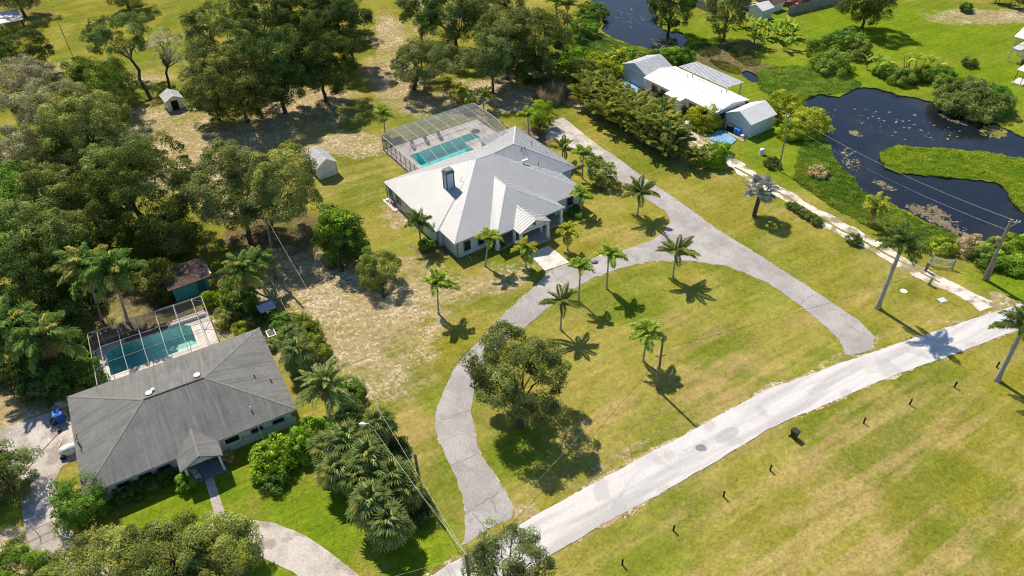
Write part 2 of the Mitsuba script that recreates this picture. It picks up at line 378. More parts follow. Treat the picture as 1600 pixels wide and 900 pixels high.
scene['pale_blue_wall'] = principled(proc(siding((0.50, 0.60, 0.60))), 0.7, 0.2)
scene['blue_grey_wall'] = principled(proc(siding((0.52, 0.61, 0.67), .25, .14)), 0.6, 0.3)
scene['white_wall'] = principled(proc(siding((0.74, 0.73, 0.715), 10, 0.0)), 0.7, 0.2)
scene['teal_wall'] = principled(proc(siding((0.045, 0.30, 0.30), .3, .12)), 0.7, 0.2)
scene['tarp_cloth'] = {'type': 'bumpmap', 'arbitrary': proc(lambda p, n, uv: fbm(p.x * 1.8, p.y * 1.8, 3, 3), 0.03), 'scale': .15, 'bsdf': principled(proc(lambda p, n, uv: mix((0.10, 0.30, 0.55), (0.32, 0.52, 0.72), fbm(p.x * 1.5, p.y * 1.5, 1, 3))), .5, .4)}

# ----------------------------------------------------------------------------- setting: ground, road, drives, ponds
F1 = Frame(at(710, 381, 2.8) * [1, 1, 0], math.radians(34))        # corner of the white-roofed house
F2 = Frame(at(129, 776, 2.6) * [1, 1, 0], math.radians(29.4))      # corner of the grey-roofed house


def local_poly(fr, pts):
    return Polygon(fr(np.array([[x, y, 0] for x, y in pts]))[:, :2])


POND_A = [(900, -70), (905, -20), (928, 2), (940, 30), (941, 48), (957, 60), (987, 71), (1013, 76), (1040, 80), (1067, 77), (1077, 61), (1067, 49), (1043, 50), (1027, 37), (1022, 20), (1026, -10), (1060, -60)]
POND_B = [(1250, 157), (1277, 148), (1310, 150), (1330, 143), (1350, 134), (1387, 143), (1433, 153), (1460, 160), (1483, 173), (1517, 187), (1550, 190), (1583, 205), (1620, 222), (1650, 250), (1610, 252), (1550, 238), (1493, 233), (1433, 230), (1393, 228), (1374, 238),
          (1380, 260), (1407, 270), (1493, 277), (1553, 280), (1576, 294), (1582, 317), (1600, 335), (1660, 350), (1660, 372), (1600, 372), (1567, 373), (1520, 378), (1493, 365), (1450, 350), (1427, 337), (1400, 322), (1372, 310), (1350, 298), (1330, 278), (1310, 260), (1300, 228), (1287, 201), (1280, 187), (1257, 165)]
POND_C = [(1158, 112), (1168, 110), (1180, 116), (1188, 124), (1180, 131), (1170, 126), (1163, 121)]
pond_polys = [shore(POND_A, .65, .5, 1), shore(POND_B, .65, .5, 2), shore(POND_C, .3, .5, 3)]
POOL1 = [(8.2, 20.6), (17.7, 20.6), (17.7, 26.1), (20.7, 26.1), (20.7, 28.3), (8.2, 27.8)]
POOL2 = [(3.9, 17.9), (13.35, 17.9), (13.35, 21.6), (12.6, 22.4), (4.4, 22.4), (3.9, 21.9)]
pool_polys = [local_poly(F1, POOL1), local_poly(F2, POOL2)]
outer = Polygon([(-2500, -300), (2500, -300), (2500, 4000), (-2500, 4000)])
near = Polygon([(-220, -60), (220, -60), (220, 330), (-220, 330)])
holes = unary_union(pond_polys + pool_polys)
g1 = sheet(near.difference(holes), 0.0)
g2 = sheet(outer.difference(near), 0.0)
structure('ground', mikit.ply((np.vstack([g1[0], g2[0]]), np.vstack([g1[1], g2[1] + len(g1[0])])), 'turf'))
for k, pp in enumerate(pond_polys):
    v, f = sheet(pp.buffer(.4), -0.15)
    structure('pond_water', mikit.ply((v, f), 'pond_surface'))
    b = MB()
    ring = np.array(pp.exterior.coords)
    lo = np.array([[x, y] for x, y in ring])
    n = len(ring)
    vv = np.vstack([np.column_stack([ring, np.full(n, 0.0)]), np.column_stack([lo, np.full(n, -0.5)])])
    b.add(vv, [[i, i + 1, n + i + 1, n + i] for i in range(n - 1)], (0.11, 0.12, 0.03))
    structure('pond_bank', b.ply('matte'))

ROAD_UP = [(560, 985), (640, 920), (700, 884), (740, 861), (800, 826), (900, 771), (1000, 716), (1100, 663), (1200, 608), (1300, 573), (1400, 538), (1480, 512), (1553, 488), (1640, 460), (1760, 425), (1950, 380)]
ROAD_LO = [(650, 1010), (770, 925), (855, 871), (900, 845), (1000, 788), (1100, 732), (1200, 671), (1300, 627), (1363, 600), (1400, 586), (1500, 550), (1577, 521), (1700, 480), (1850, 435), (2000, 398)]
road = shore(ROAD_UP + ROAD_LO[::-1], .10, .5, 11, smooth=False)
structure('road', mikit.ply(sheet(road, 0.05), 'road_surface'))


def shoulder(poly, w, jit, z, seed):
    ring = poly.buffer(w).exterior
    n = int(ring.length / .3)
    p = np.array([ring.interpolate(i / n, normalized=True).coords[0] for i in range(n)])
    k1, k2 = np.column_stack([p * 1.9, np.full(n, seed)]), np.column_stack([p * .3, np.full(n, seed + 4)])
    nr = np.gradient(p, axis=0)
    nr = np.stack([nr[:, 1], -nr[:, 0]], 1)
    nr /= np.linalg.norm(nr, axis=1, keepdims=True) + 1e-9
    o = (meshkit.fbm(k1, 3, seed) - .5) * 2 * jit + (meshkit.fbm(k2, 2, seed + 2) - .5) * 3 * jit
    pg = Polygon(p + nr * o[:, None]).buffer(0)
    return pg


structure('road_shoulder', mikit.ply(sheet(shoulder(road, .18, .38, .02, 61), 0.02), 'shoulder_grit'))
DRIVE = [(722, 853), (728, 835), (728, 800), (722, 770), (702, 723), (690, 697), (683, 677), (680, 650), (687, 627), (698, 600), (705, 582), (717, 567), (730, 549), (747, 535), (770, 507), (800, 480), (833, 450), (857, 425), (885, 412), (923, 405), (973, 391), (1017, 377), (1036, 364), (1047, 346),
         (1040, 330), (1012, 312), (987, 293), (933, 263), (905, 240), (885, 225), (853, 215), (860, 190), (880, 184), (900, 200), (933, 227), (960, 243), (1000, 273), (1040, 300), (1083, 330), (1117, 356), (1150, 376), (1200, 408), (1250, 440), (1300, 473), (1340, 500), (1367, 527), (1360, 545), (1353, 550),
         (1323, 556), (1310, 530), (1293, 513), (1250, 477), (1200, 443), (1167, 427), (1133, 415), (1083, 408), (1027, 407), (973, 418), (927, 433), (893, 453), (860, 477), (833, 500), (795, 530), (762, 562), (742, 600), (737, 643), (747, 703), (777, 750), (802, 790), (800, 808), (770, 822), (742, 842)]
drive = shore(DRIVE, .13, .4, 21, smooth=False)
structure('driveway', mikit.ply(sheet(drive, 0.03), 'asphalt'), 'worn grey asphalt driveway curving in a loop in front of the white-roofed house')
apron = shore([(860, 214), (862, 190), (880, 184), (902, 201), (934, 227), (950, 238), (925, 249), (905, 240), (885, 226)], .06, .4, 22, False)
structure('concrete_apron', mikit.ply(sheet(apron, 0.045), 'concrete'))
structure('drive_shoulder', mikit.ply(sheet(shoulder(drive, .06, .16, .01, 62), 0.012), 'shoulder_grit'))
d2 = shore([(-60, 700), (0, 672), (30, 660), (63, 650), (103, 640), (125, 690), (118, 717), (97, 728), (85, 750), (90, 773), (93, 800), (110, 830), (150, 867), (185, 905), (200, 960), (120, 960), (77, 887), (50, 867), (37, 820), (33, 787), (30, 740), (0, 730), (-50, 760)], .12, .4, 23, False)
structure('concrete_drive', mikit.ply(sheet(d2, 0.03), 'concrete'), 'stained concrete drive left of the grey-roofed house')
d3 = shore([(385, 812), (400, 813), (427, 816), (463, 829), (500, 850), (533, 877), (560, 899), (600, 950), (500, 960), (480, 920), (463, 897), (433, 883), (400, 868), (388, 864)], .1, .4, 24, False)
structure('concrete_drive', mikit.ply(sheet(d3, 0.03), 'concrete'), 'curved concrete drive at the bottom edge of the lawn')
w2 = shore([(320, 752), (333, 743), (342, 770), (347, 790), (357, 812), (350, 828), (336, 815), (333, 795)], .06, .3, 25, False)
structure('garden_path', mikit.ply(sheet(w2, 0.035), 'concrete'), 'narrow path from the gabled porch to the curved drive')
walk = local_poly(F1, [(8.7, -4.6), (12.0, -4.6), (12.0, -9.2), (8.3, -8.7)])
structure('front_walk', mikit.ply(sheet(walk.buffer(.01), 0.055), 'deck'), 'pale concrete walk from the portico to the driveway')
TRACK_L = [(1000, 165), (1025, 178), (1050, 205), (1080, 222), (1110, 236), (1130, 253), (1166, 279), (1221, 313), (1298, 361), (1365, 397), (1418, 424), (1453, 444), (1507, 468), (1533, 488)]
TRACK_R = [(1012, 160), (1045, 178), (1068, 192), (1100, 222), (1125, 232), (1142, 244), (1193, 277), (1243, 306), (1333, 356), (1380, 382), (1433, 412), (1500, 446), (1560, 476)]
track = shore(TRACK_L + TRACK_R[::-1], .45, .5, 31, False)
mid_l = [(0.68 * a[0] + 0.32 * b[0], 0.68 * a[1] + 0.32 * b[1]) for a, b in [((1223, 310), (1243, 306)), ((1300, 358), (1333, 356)), ((1367, 394), (1380, 382)), ((1420, 421), (1433, 412))]]
strip = LineString([at(*p)[:2] for p in [(1150, 260), (1232, 308), (1312, 357), (1373, 389), (1426, 417), (1470, 441)]]).buffer(.42)
track = track.difference(shore([(a, b) for a, b in [(1150, 260), (1232, 308), (1312, 357), (1373, 389), (1426, 417), (1470, 440), (1470, 442.5), (1424, 419), (1371, 391), (1309, 358.5), (1229, 309.5), (1148, 262)]], .22, .4, 32, False))
structure('sand_track', mikit.ply(sheet(track, 0.015), 'white_sand'), 'two-rut track of white sand beside the pond')


# ----------------------------------------------------------------------------- pools and screen cages
def pool(fr, pts, plaster, label, depth=1.5):
    k = thing('swimming_pool', label, 'pool')
    p = np.array(pts)
    n = len(p)
    zt = 0.13
    b = MB()
    v, f = trimesh.creation.triangulate_polygon(Polygon(p), engine='earcut')
    f = np.asarray(f)
    a_, b_, c_ = (v[f[:, i]] for i in range(3))
    neg = cross2(b_ - a_, c_ - a_) < 0
    f[neg] = f[neg][:, ::-1]
    b.add(fr(np.column_stack([v, np.full(len(v), -depth)])), f)
    b.add(fr(np.vstack([np.column_stack([p, np.full(n, zt)]), np.column_stack([p, np.full(n, -depth)])])), [[i, (i + 1) % n, n + (i + 1) % n, n + i] for i in range(n)])
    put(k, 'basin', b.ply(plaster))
    put(k, 'water', mikit.ply((fr(np.column_stack([v, np.full(len(v), 0.02)])), f), 'pool_surface'))
    cp = MB()
    out = np.array(Polygon(p).buffer(.28, join_style=2).exterior.coords)[:-1]
    pg = Polygon(out).difference(Polygon(p).buffer(.02, join_style=2))
    vv, ff = sheet(pg, 0.0)
    cp.add(fr(vv + [0, 0, 0.165]), ff, (.62, .57, .53))
    for ring in (pg.exterior, *pg.interiors):
        r = np.array(ring.coords)
        m = len(r)
        cp.add(fr(np.vstack([np.column_stack([r, np.full(m, .165)]), np.column_stack([r, np.full(m, .02)])])), [[i, i + 1, m + i + 1, m + i] for i in range(m - 1)], (.62, .57, .53))
    put(k, 'coping', cp.ply('painted'))
    return k


pool(F1, POOL1, 'pool_plaster', 'bright turquoise swimming pool behind the white-roofed house')
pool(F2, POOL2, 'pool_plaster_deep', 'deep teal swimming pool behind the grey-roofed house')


def deck(fr, x0, x1, y0, y1, pool_pts, label):
    pg = Polygon([(x0, y0), (x1, y0), (x1, y1), (x0, y1)]).difference(Polygon(pool_pts).buffer(.10, join_style=2))
    v, f = sheet(pg, .13)
    b = MB().add(fr(v), f)
    r = np.array(pg.exterior.coords)
    m = len(r)
    b.add(fr(np.vstack([np.column_stack([r, np.full(m, .13)]), np.column_stack([r, np.full(m, -.05)])])), [[i, i + 1, m + i + 1, m + i] for i in range(m - 1)])
    structure('pool_deck', b.ply('deck'), label)


deck(F1, 5.6, 23.95, 18.6, 32.0, POOL1, 'pale deck round the bright turquoise pool')
deck(F2, 2.85, 15.7, 13.6, 23.6, POOL2, 'pale deck round the teal pool')


def cage(fr, x0, x1, y0, y1, zw, zt, ins, ybend, zeave, n, nrow, wcol, tcol, nposts, label, skipscreen=(), top_screen='screen', W=.07):
    k = thing('pool_cage', label, 'pool cage')
    xs = np.linspace(x0 + ins, x1 - ins, n)
    yt = y1 - ins

    def B(name, a, b, col, w=W):
        put(k, name, MB().bar(fr(np.array(a)), fr(np.array(b)), w, col).ply('painted'))

    for x in xs:                                   # rafters: wall top - flat - bend - house eave
        put(k, 'rafter', MB().tube(fr(np.array([[x, y1, zw], [x, yt, zt], [x, ybend, zt], [x, y0, zeave]])), W * .62, 4, tcol).ply('painted'))
        B('post', (x, y1, .13), (x, y1, zw), wcol)
    for y in np.linspace(yt, ybend, nrow):
        B('purlin', (xs[0], y, zt + .01), (xs[-1], y, zt + .01), tcol, W * .8)
    for x, s in ((x0, 1), (x1, -1)):               # side walls
        B('wall_plate', (x, y0, zw), (x, y1, zw), tcol)
        ys = np.linspace(y0 + .05, y1, nposts)
        for y in ys:
            B('post', (x, y, .13), (x, y, zw), wcol, .075)
        B('rail', (x, y0, 1.0), (x, y1, 1.0), wcol, .06)
        B('rail', (x, y0, .2), (x, y1, .2), wcol, .07)
        for y in np.linspace(yt, ybend, nrow):
            B('hip_brace', (x, y, zw), (x + s * ins, y, zt), tcol, W * .8)
        B('hip_beam', (x, y1, zw), (x + s * ins, yt, zt), tcol)
    B('wall_plate', (x0, y1, zw), (x1, y1, zw), tcol)
    B('rail', (x0, y1, 1.0), (x1, y1, 1.0), wcol, .06)
    B('rail', (x0, y1, .2), (x1, y1, .2), wcol, .07)
    m = .03
    quads = dict(left=[(x0, y0, .15), (x0, y1, .15), (x0, y1, zw - m), (x0, y0, zw - m)], right=[(x1, y0, .15), (x1, y1, .15), (x1, y1, zw - m), (x1, y0, zw - m)],
                 back=[(x0, y1, .15), (x1, y1, .15), (x1, y1, zw - m), (x0, y1, zw - m)], top=[(xs[0], ybend, zt - m), (xs[-1], ybend, zt - m), (xs[-1], yt, zt - m), (xs[0], yt, zt - m)],
                 front=[(xs[0], y0, zeave - m), (xs[-1], y0, zeave - m), (xs[-1], ybend, zt - m), (xs[0], ybend, zt - m)], backslope=[(x0, y1, zw - m), (x1, y1, zw - m), (xs[-1], yt, zt - m), (xs[0], yt, zt - m)],
                 leftslope=[(x0, y0, zw - m), (x0, y1, zw - m), (xs[0], yt, zt - m), (xs[0], ybend, zt - m)], rightslope=[(x1, y0, zw - m), (x1, y1, zw - m), (xs[-1], yt, zt - m), (xs[-1], ybend, zt - m)])
    for nm, q in quads.items():
        if nm not in skipscreen:
            put(k, 'screen_panel', mikit.ply((fr(np.array(q, float)), np.array([[0, 1, 2], [0, 2, 3]])), 'screen' if nm in ('left', 'right', 'back') else top_screen))
    return k


cage(F1, 5.65, 23.9, 19.4, 32.0, 2.8, 4.2, 1.45, 23.6, 3.0, 9, 4, (.16, .17, .18), (.70, .71, .74), 9, 'white-framed screen cage over the bright turquoise pool', top_screen='screen_top', W=.055)
cage(F2, 2.9, 15.65, 14.25, 23.5, 2.6, 3.3, 1.15, 16.5, 2.65, 6, 3, (.42, .39, .36), (.50, .475, .44), 5, 'thin beige screen cage over the deep teal pool', top_screen='screen_fine', W=.06)


# ----------------------------------------------------------------------------- buildings
def wall_box(k, fr, x0, x1, y0, y1, z0, z1, bsdf, name='wall'):
    return put(k, name, MB().box(x0, x1, y0, y1, z0, z1, fr=fr).ply(bsdf))


def window(k, fr, c, w, h, axis, col=(.13, .15, .17), mull=True, out=1):
    """Window centred on local point c in a wall facing axis ('x' or 'y'), out = the side it faces."""
    b = MB()
    x, y, z = c
    t, fwd = .07, .05 * out

    def bx(u0, u1, v0, v1, d0, d1):
        d0, d1 = sorted((d0, d1))
        if axis == 'y':
            b.box(x + u0, x + u1, y + d0, y + d1, z + v0, z + v1, col, fr)
        else:
            b.box(x + d0, x + d1, y + u0, y + u1, z + v0, z + v1, col, fr)
    for s in (-1, 1):
        bx(s * w / 2 - t, s * w / 2 + t, -h / 2 - t, h / 2 + t, 0, fwd)
        bx(-w / 2 + t, w / 2 - t, s * h / 2 - t, s * h / 2 + t, 0, fwd)
    if mull:
        bx(-w / 2 + t, w / 2 - t, -.03, .03, 0, fwd * .9)
    wk = put(k, 'window', b.ply('painted'))
    e = .015 * out
    q = [[-w / 2, -h / 2], [w / 2, -h / 2], [w / 2, h / 2], [-w / 2, h / 2]]
    p = np.array([[x + u, y + e, z + v_] if axis == 'y' else [x + e, y + u, z + v_] for u, v_ in q])
    scene_key = wk + '__pane'
    scene[scene_key] = mikit.ply((fr(p), np.array([[0, 1, 2], [0, 2, 3]])), 'window_glass')
    return wk


def planes(polys, fr, t):
    b = MB()
    for p in polys:
        b.slab(fr(np.array(p, float)), t)
    v, f, _ = b.arrays()
    return v, f


def seams(polys, fr, gap, h=.035, w=.03):
    """Standing seams: ribs that run down each plane's slope."""
    b = MB()
    for p in polys:
        p = np.array(p, float)
        n = np.cross(p[1] - p[0], p[2] - p[0])
        n /= np.linalg.norm(n)
        if n[2] < 0:
            n = -n
        down = np.array([n[0], n[1], 0])
        if np.linalg.norm(down) < 1e-4:
            down = np.array([0, -1.0, 0])
        down /= np.linalg.norm(down)
        side = np.array([-down[1], down[0], 0])
        dd = down - n * (down @ n)
        dd /= np.linalg.norm(dd)
        o = p.mean(0)
        pg = Polygon([((q - o) @ side, (q - o) @ dd) for q in p]).buffer(-.03)
        if pg.is_empty:
            continue
        x0, y0, x1, y1 = pg.bounds
        for s in np.arange(x0 + gap * .5, x1, gap):
            seg = pg.intersection(LineString([(s, y0 - 1), (s, y1 + 1)]))
            for g in getattr(seg, 'geoms', [seg]):
                if g.length > .2:
                    (a, b0), (a2, b1) = g.coords[0], g.coords[-1]
                    b.bar(fr(o + side * a + dd * b0 + n * h * .4), fr(o + side * a2 + dd * b1 + n * h * .4), w)
    return b.arrays()[:2]


def caps(lines, fr, r, col):
    b = MB()
    for a, c in lines:
        b.tube([fr(np.array(a, float)) + [0, 0, .05 - r], fr(np.array(c, float)) + [0, 0, .05 - r]], r, 8, col)
    return b


# --- house with the white metal roof
H1 = thing('house', 'large pale blue house with white metal hip roof and front portico', 'house')
ZE = 2.8
r1, r2, r3 = (10.5, 10.8, 6.7), (13.2, 10.8, 6.7), (17.5, 11.5, 6.6)
FL, FR, E5 = (-.05, -.05, ZE), (22, -.05, ZE), (22, -.05, ZE)
E4, E3, E2, B2, B1, E1, N1, N2 = (22, 5.6, ZE), (24.9, 5.6, ZE), (24.9, 21.65, ZE), (17.6, 21.65, ZE), (17.6, 19.2, ZE), (-.55, 19.2, ZE), (-.55, 3.8, ZE - .05), (-.05, 3.8, ZE)
zb = lambda y: 2.8 + (21.65 - y) / (21.65 - 10.9) * 3.85
B1 = (17.6, 19.2, zb(19.2)); E1 = (-.55, 19.2, ZE)
K = (17.6, 19.2, 2.85)
main_planes = [[FL, r1, N2], [N1, N2, r1], [N1, r1, E1], [FL, FR, r2, r1], [r2, FR, E4], [r2, E4, r3], [E4, E3, r3], [E3, E2, r3], [E1, r1, K], [r1, r2, K], [r2, r3, K], [K, r3, E2], [K, E2, B2]]


def ccw(p):
    p = np.array(p, float)
    n = np.zeros(3)
    for i in range(len(p)):
        n += np.cross(p[i], p[(i + 1) % len(p)])
    return p if n[2] > 0 else p[::-1]


main_planes = [ccw(p) for p in main_planes]
wa = (11.16, 4.3, 5.35)
wb = (11.16, 7.6, 5.40)
WL, WR = (5.5, -1.8, ZE), (16.85, -1.8, ZE)
WLb, WRb = (5.5, 2.2, ZE + .05), (16.85, 2.2, ZE + .05)
wing_planes = [ccw(p) for p in [[WL, WR, wa], [WL, wa, wb, (5.5, 1.6, ZE)], [WR, (16.85, 1.6, ZE), wb, wa]]]
PX, PZ = 10.75, 4.0
port_planes = [ccw(p) for p in [[(8.15, -3.3, ZE - .02), (PX, -3.3, PZ), (PX, 1.0, PZ), (8.15, -1.2, ZE)], [(13.4, -3.3, ZE - .02), (13.4, -1.2, ZE), (PX, 1.0, PZ), (PX, -3.3, PZ)]]]
roof = put(H1, 'roof', mikit.ply(planes(main_planes + wing_planes + port_planes, F1, .14), 'metal_roof'))
put(H1 + '__roof', 'seam', mikit.ply(seams(main_planes + wing_planes + port_planes, F1, .45, .035, .035), 'metal_roof'), stuff=True)
hips = [(FL, r1), (r1, r2), (r2, r3), (r2, FR), (r3, E3), (r3, E2), (WL, wa), (WR, wa), (wa, wb), ((PX, -3.3, PZ), (PX, 1.0, PZ))]
for a, c in hips:
    put(H1 + '__roof', 'ridge_cap', caps([(a, c)], F1, .14, (.55, .57, .61)).ply('painted'))
wall_box(H1, F1, .48, 21.55, 3.9, 18.9, 0, 2.95, 'pale_blue_wall')
wall_box(H1, F1, .48, 5.75, .2, 3.9, 0, 2.85, 'pale_blue_wall')
wall_box(H1, F1, 16.9, 21.55, .45, 3.9, 0, 2.85, 'pale_blue_wall')
wall_box(H1, F1, -.3, .48, 4.0, 18.9, 0, 2.72, 'pale_blue_wall')
wall_box(H1, F1, 17.9, 24.3, 6.1, 21.2, 0, 2.8, 'pale_blue_wall')
put(H1, 'porch_floor', MB().box(5.6, 16.9, -1.6, 3.9, 0, .16, (.42, .40, .39), F1).box(8.3, 13.2, -3.6, -1.6, 0, .15, (.45, .42, .40), F1).ply('painted'))
for x in (5.78, 8.5, 13.0, 16.5):
    y = -1.45 if x in (5.78, 16.5) else -3.0
    put(H1, 'column', MB().box(x - .17, x + .17, y - .17, y + .17, .16, 2.66, (.72, .76, .77), F1).box(x - .26, x + .26, y - .26, y + .26, .15, .95, (.62, .66, .67), F1).ply('painted'))
for x in (8.5, 13.0):
    put(H1, 'column', MB().box(x - .15, x + .15, -1.6, -1.3, .16, 2.66, (.72, .76, .77), F1).ply('painted'))
put(H1, 'porch_beam', MB().box(5.6, 16.75, -1.62, -1.36, 2.5, 2.66, (.70, .74, .75), F1).ply('painted'))
put(H1, 'portico_beam', MB().box(8.3, 13.2, -3.16, -2.88, 2.5, 2.7, (.74, .77, .78), F1).ply('painted'))
tri = F1(np.array([[8.35, -3.02, 2.72], [13.2, -3.02, 2.72], [PX, -3.02, 3.88]]))
put(H1, 'gable', MB().slab(tri, .0, (.70, .74, .75)).ply('painted'))
gv = MB().box(PX - .18, PX + .18, -3.09, -3.03, 3.02, 3.5, (.12, .13, .15), F1)
put(H1, 'gable_vent', gv.ply('painted'))
put(H1, 'fascia', MB().box(-.02, 5.4, -.03, .03, 2.60, 2.74, (.60, .64, .66), F1).box(16.95, 22, -.03, .03, 2.60, 2.74, (.60, .64, .66), F1).box(5.5, 8.1, -1.78, -1.7, 2.6, 2.72, (.60, .64, .66), F1).box(13.45, 16.85, -1.78, -1.7, 2.6, 2.72, (.60, .64, .66), F1).ply('painted'))
for (x, y) in ((.48, .2), (-.3, 4.0), (.48, 3.9), (-.3, 18.9)):
    put(H1, 'corner_board', MB().box(x - .05, x + .14, y - .05, y + .14, 0, 2.68, (.20, .23, .26), F1).ply('painted'))
for x in (2.0, 4.2):
    window(H1, F1, (x, .18, 1.55), .95, 1.5, 'y', out=-1)
window(H1, F1, (19.6, .43, 1.6), 1.1, 1.4, 'y', out=-1)
window(H1, F1, (-.32, 15.2, 1.6), 1.3, 1.2, 'x', out=-1)
window(H1, F1, (-.32, 17.6, 1.4), .9, 1.6, 'x', out=-1)
window(H1, F1, (-.32, 8.6, 1.6), 1.2, 1.2, 'x', out=-1)
for x in (7.3, 14.8):
    window(H1, F1, (x, 3.88, 1.6), 1.5, 1.4, 'y', out=-1)
put(H1, 'door', MB().box(10.0, 11.5, 3.80, 3.895, .16, 2.4, (.10, .07, .06), F1).ply('painted'))
put(H1 + '__door', 'frame', MB().box(9.85, 9.99, 3.78, 3.895, .16, 2.5, (.6, .62, .62), F1).box(11.51, 11.65, 3.78, 3.895, .16, 2.5, (.6, .62, .62), F1).box(9.85, 11.65, 3.77, 3.895, 2.41, 2.55, (.6, .62, .62), F1).ply('painted'))
for x in (18.9, 21.2):
    window(H1, F1, (x if x < 20 else 24.32, 6.08 if x < 20 else 9.5, 1.5), .8, 1.3, 'y' if x < 20 else 'x', out=-1 if x < 20 else 1)
ch = put(H1, 'chimney', MB().box(4.5, 5.65, 9.0, 9.95, 3.6, 7.2, fr=F1).ply('blue_grey_wall'))
for x in (4.5, 5.65):
    for y in (9.0, 9.95):
        put(ch, 'corner_board', MB().box(x - .07, x + .07, y - .07, y + .07, 3.7, 7.2, (.12, .15, .18), F1).ply('painted'))
put(ch, 'cap', MB().box(4.35, 5.8, 8.85, 10.1, 7.2, 7.38, (.10, .12, .14), F1).box(4.6, 5.55, 9.1, 9.85, 7.38, 7.62, (.55, .57, .60), F1).box(4.5, 5.65, 9.0, 9.95, 7.62, 7.70, (.16, .18, .2), F1).ply('painted'))
for (px, py, z) in ((815, 232, 6.2), (820, 231, 6.15), (831, 222, 5.2), (841, 254, 5.2), (711, 318, 3.5), (726, 280, 5.3)):
    q = F1.inv(at(px, py, z))
    put(H1, 'vent_pipe', MB().tube(F1(np.array([[q[0], q[1], z - .6], [q[0], q[1], z + .22]])), .07, 8, (.18, .18, .19)).ply('painted'))
q = F1.inv(at(820, 251, 5.6))
put(H1, 'roof_vent', MB().box(q[0] - .5, q[0] + .5, q[1] - .18, q[1] + .18, 5.3, 5.75, (.78, .78, .78), F1).ply('painted'))
q = at(720, 286, 5.0)
put(H1, 'antenna_mast', MB().tube([q + [0, 0, -.7], q + [0, 0, .6], q + [.25, .1, .9]], .04, 6, (.2, .2, .21)).ply('painted'))

# --- house with the grey shingle roof
H2 = thing('house', 'pale house under a streaky grey shingle hip roof with gabled porch', 'house')
Z2 = 2.6
A, B, C, D = (-.05, 14.15, Z2), (20.25, 14.15, Z2), (20.25, 0, Z2), (0, 0, Z2)
k1, k2 = (7.15, 7.1, 4.8), (13.05, 7.0, 4.8)
pl2 = [ccw(p) for p in [[A, D, k1], [D, C, k2, k1], [C, B, k2], [B, A, k1, k2]]]
gp = 3.35
por = [ccw(p) for p in [[(8.3, -1.95, Z2), (10.3, -1.6, gp), (10.3, 2.3, gp), (8.3, 0.02, Z2)], [(12.3, -1.95, Z2), (12.3, .02, Z2), (10.3, 2.3, gp), (10.3, -1.6, gp)], [(8.3, -1.95, Z2), (12.3, -1.95, Z2), (10.3, -1.6, gp)]][:2]]
put(H2, 'roof', mikit.ply(planes(pl2 + por, F2, .13), 'shingles'))
for a, c in [(k1, k2), (A, k1), (B, k2), (C, k2), (D, k1), ((10.3, -1.6, gp), (10.3, 2.3, gp))]:
    put(H2 + '__roof', 'ridge_cap', caps([(a, c)], F2, .14, (.24, .235, .225) if a is not k1 or c is not k2 else (.05, .05, .05)).ply('matte'))
wall_box(H2, F2, .6, 19.6, .75, 13.5, 0, 2.6, 'white_wall')
wall_box(H2, F2, 12.9, 19.9, .5, .75, 0, 1.0, 'pale_blue_wall')
put(H2, 'fascia', MB().box(.05, 8.3, -.02, .04, 2.42, 2.5, (.62, .66, .68), F2).box(12.3, 20.2, -.02, .04, 2.42, 2.5, (.62, .66, .68), F2).ply('painted'))
put(H2, 'porch_gable', MB().slab(F2(np.array([[8.55, -1.6, 2.5], [12.05, -1.6, 2.5], [10.3, -1.6, 3.2]])), 0, (.55, .58, .6)).ply('painted'))
for x in (8.75, 11.9):
    put(H2, 'column', MB().box(x - .1, x + .1, -1.6, -1.4, .12, 2.5, (.74, .75, .76), F2).ply('painted'))
put(H2, 'porch_floor', MB().box(8.5, 12.1, -1.75, .75, 0, .12, (.20, .23, .28), F2).ply('painted'))
put(H2, 'porch_rail', MB().box(8.70, 8.80, -1.4, .7, .85, .93, (.74, .75, .76), F2).box(8.7, 8.8, -1.4, .7, .2, .28, (.74, .75, .76), F2).ply('painted'))
put(H2, 'porch_rail', MB().box(11.85, 11.95, -1.4, .7, .85, .93, (.74, .75, .76), F2).box(11.85, 11.95, -1.4, .7, .2, .28, (.74, .75, .76), F2).ply('painted'))
put(H2, 'door', MB().box(9.9, 10.9, .68, .745, .12, 2.2, (.08, .10, .14), F2).ply('painted'))
for x in (3.2, 5.2, 6.9, 16.0, 18.2):
    window(H2, F2, (x, .73, 1.55), 1.3, 1.3, 'y', col=(.45, .48, .5), out=-1)
window(H2, F2, (13.4, .48, .92) if 0 else (13.5, .47, 1.75), 1.5, 1.25, 'y', col=(.70, .72, .74), mull=False, out=-1)
wall_box(H2, F2, 12.7, 14.3, .5, .75, 1.0, 2.5, 'pale_blue_wall')
window(H2, F2, (.58, 4.0, 1.6), 1.2, 1.1, 'x', col=(.45, .48, .5), out=-1)
window(H2, F2, (19.62, 5.0, 1.6), 1.2, 1.1, 'x', col=(.45, .48, .5), out=1)
for (px, py, z) in ((308, 587, 4.62), (233, 615, 4.6), (239, 609.5, 4.6)):
    q = at(px, py, z)
    w = .34 if px != 239 else .2
    put(H2, 'roof_vent', MB().tube([q + [0, 0, -.3], q + [0, 0, .06], q + [0, 0, .16], q + [0, 0, .22]], [w * .7, w * .7, w, w * .3], 12, (.74, .74, .74)).ply('painted'))
for (px, py, z) in ((397, 587, 3.6), (423, 594, 3.2), (205, 646, 4.2), (391.5, 637, 3.5)):
    q = at(px, py, z)
    put(H2, 'vent_pipe', MB().tube([q + [0, 0, -.4], q + [0, 0, .2]], .07, 8, (.08, .08, .08) if px != 391.5 else (.7, .7, .7)).ply('painted'))
q = at(126, 699, 2.8)
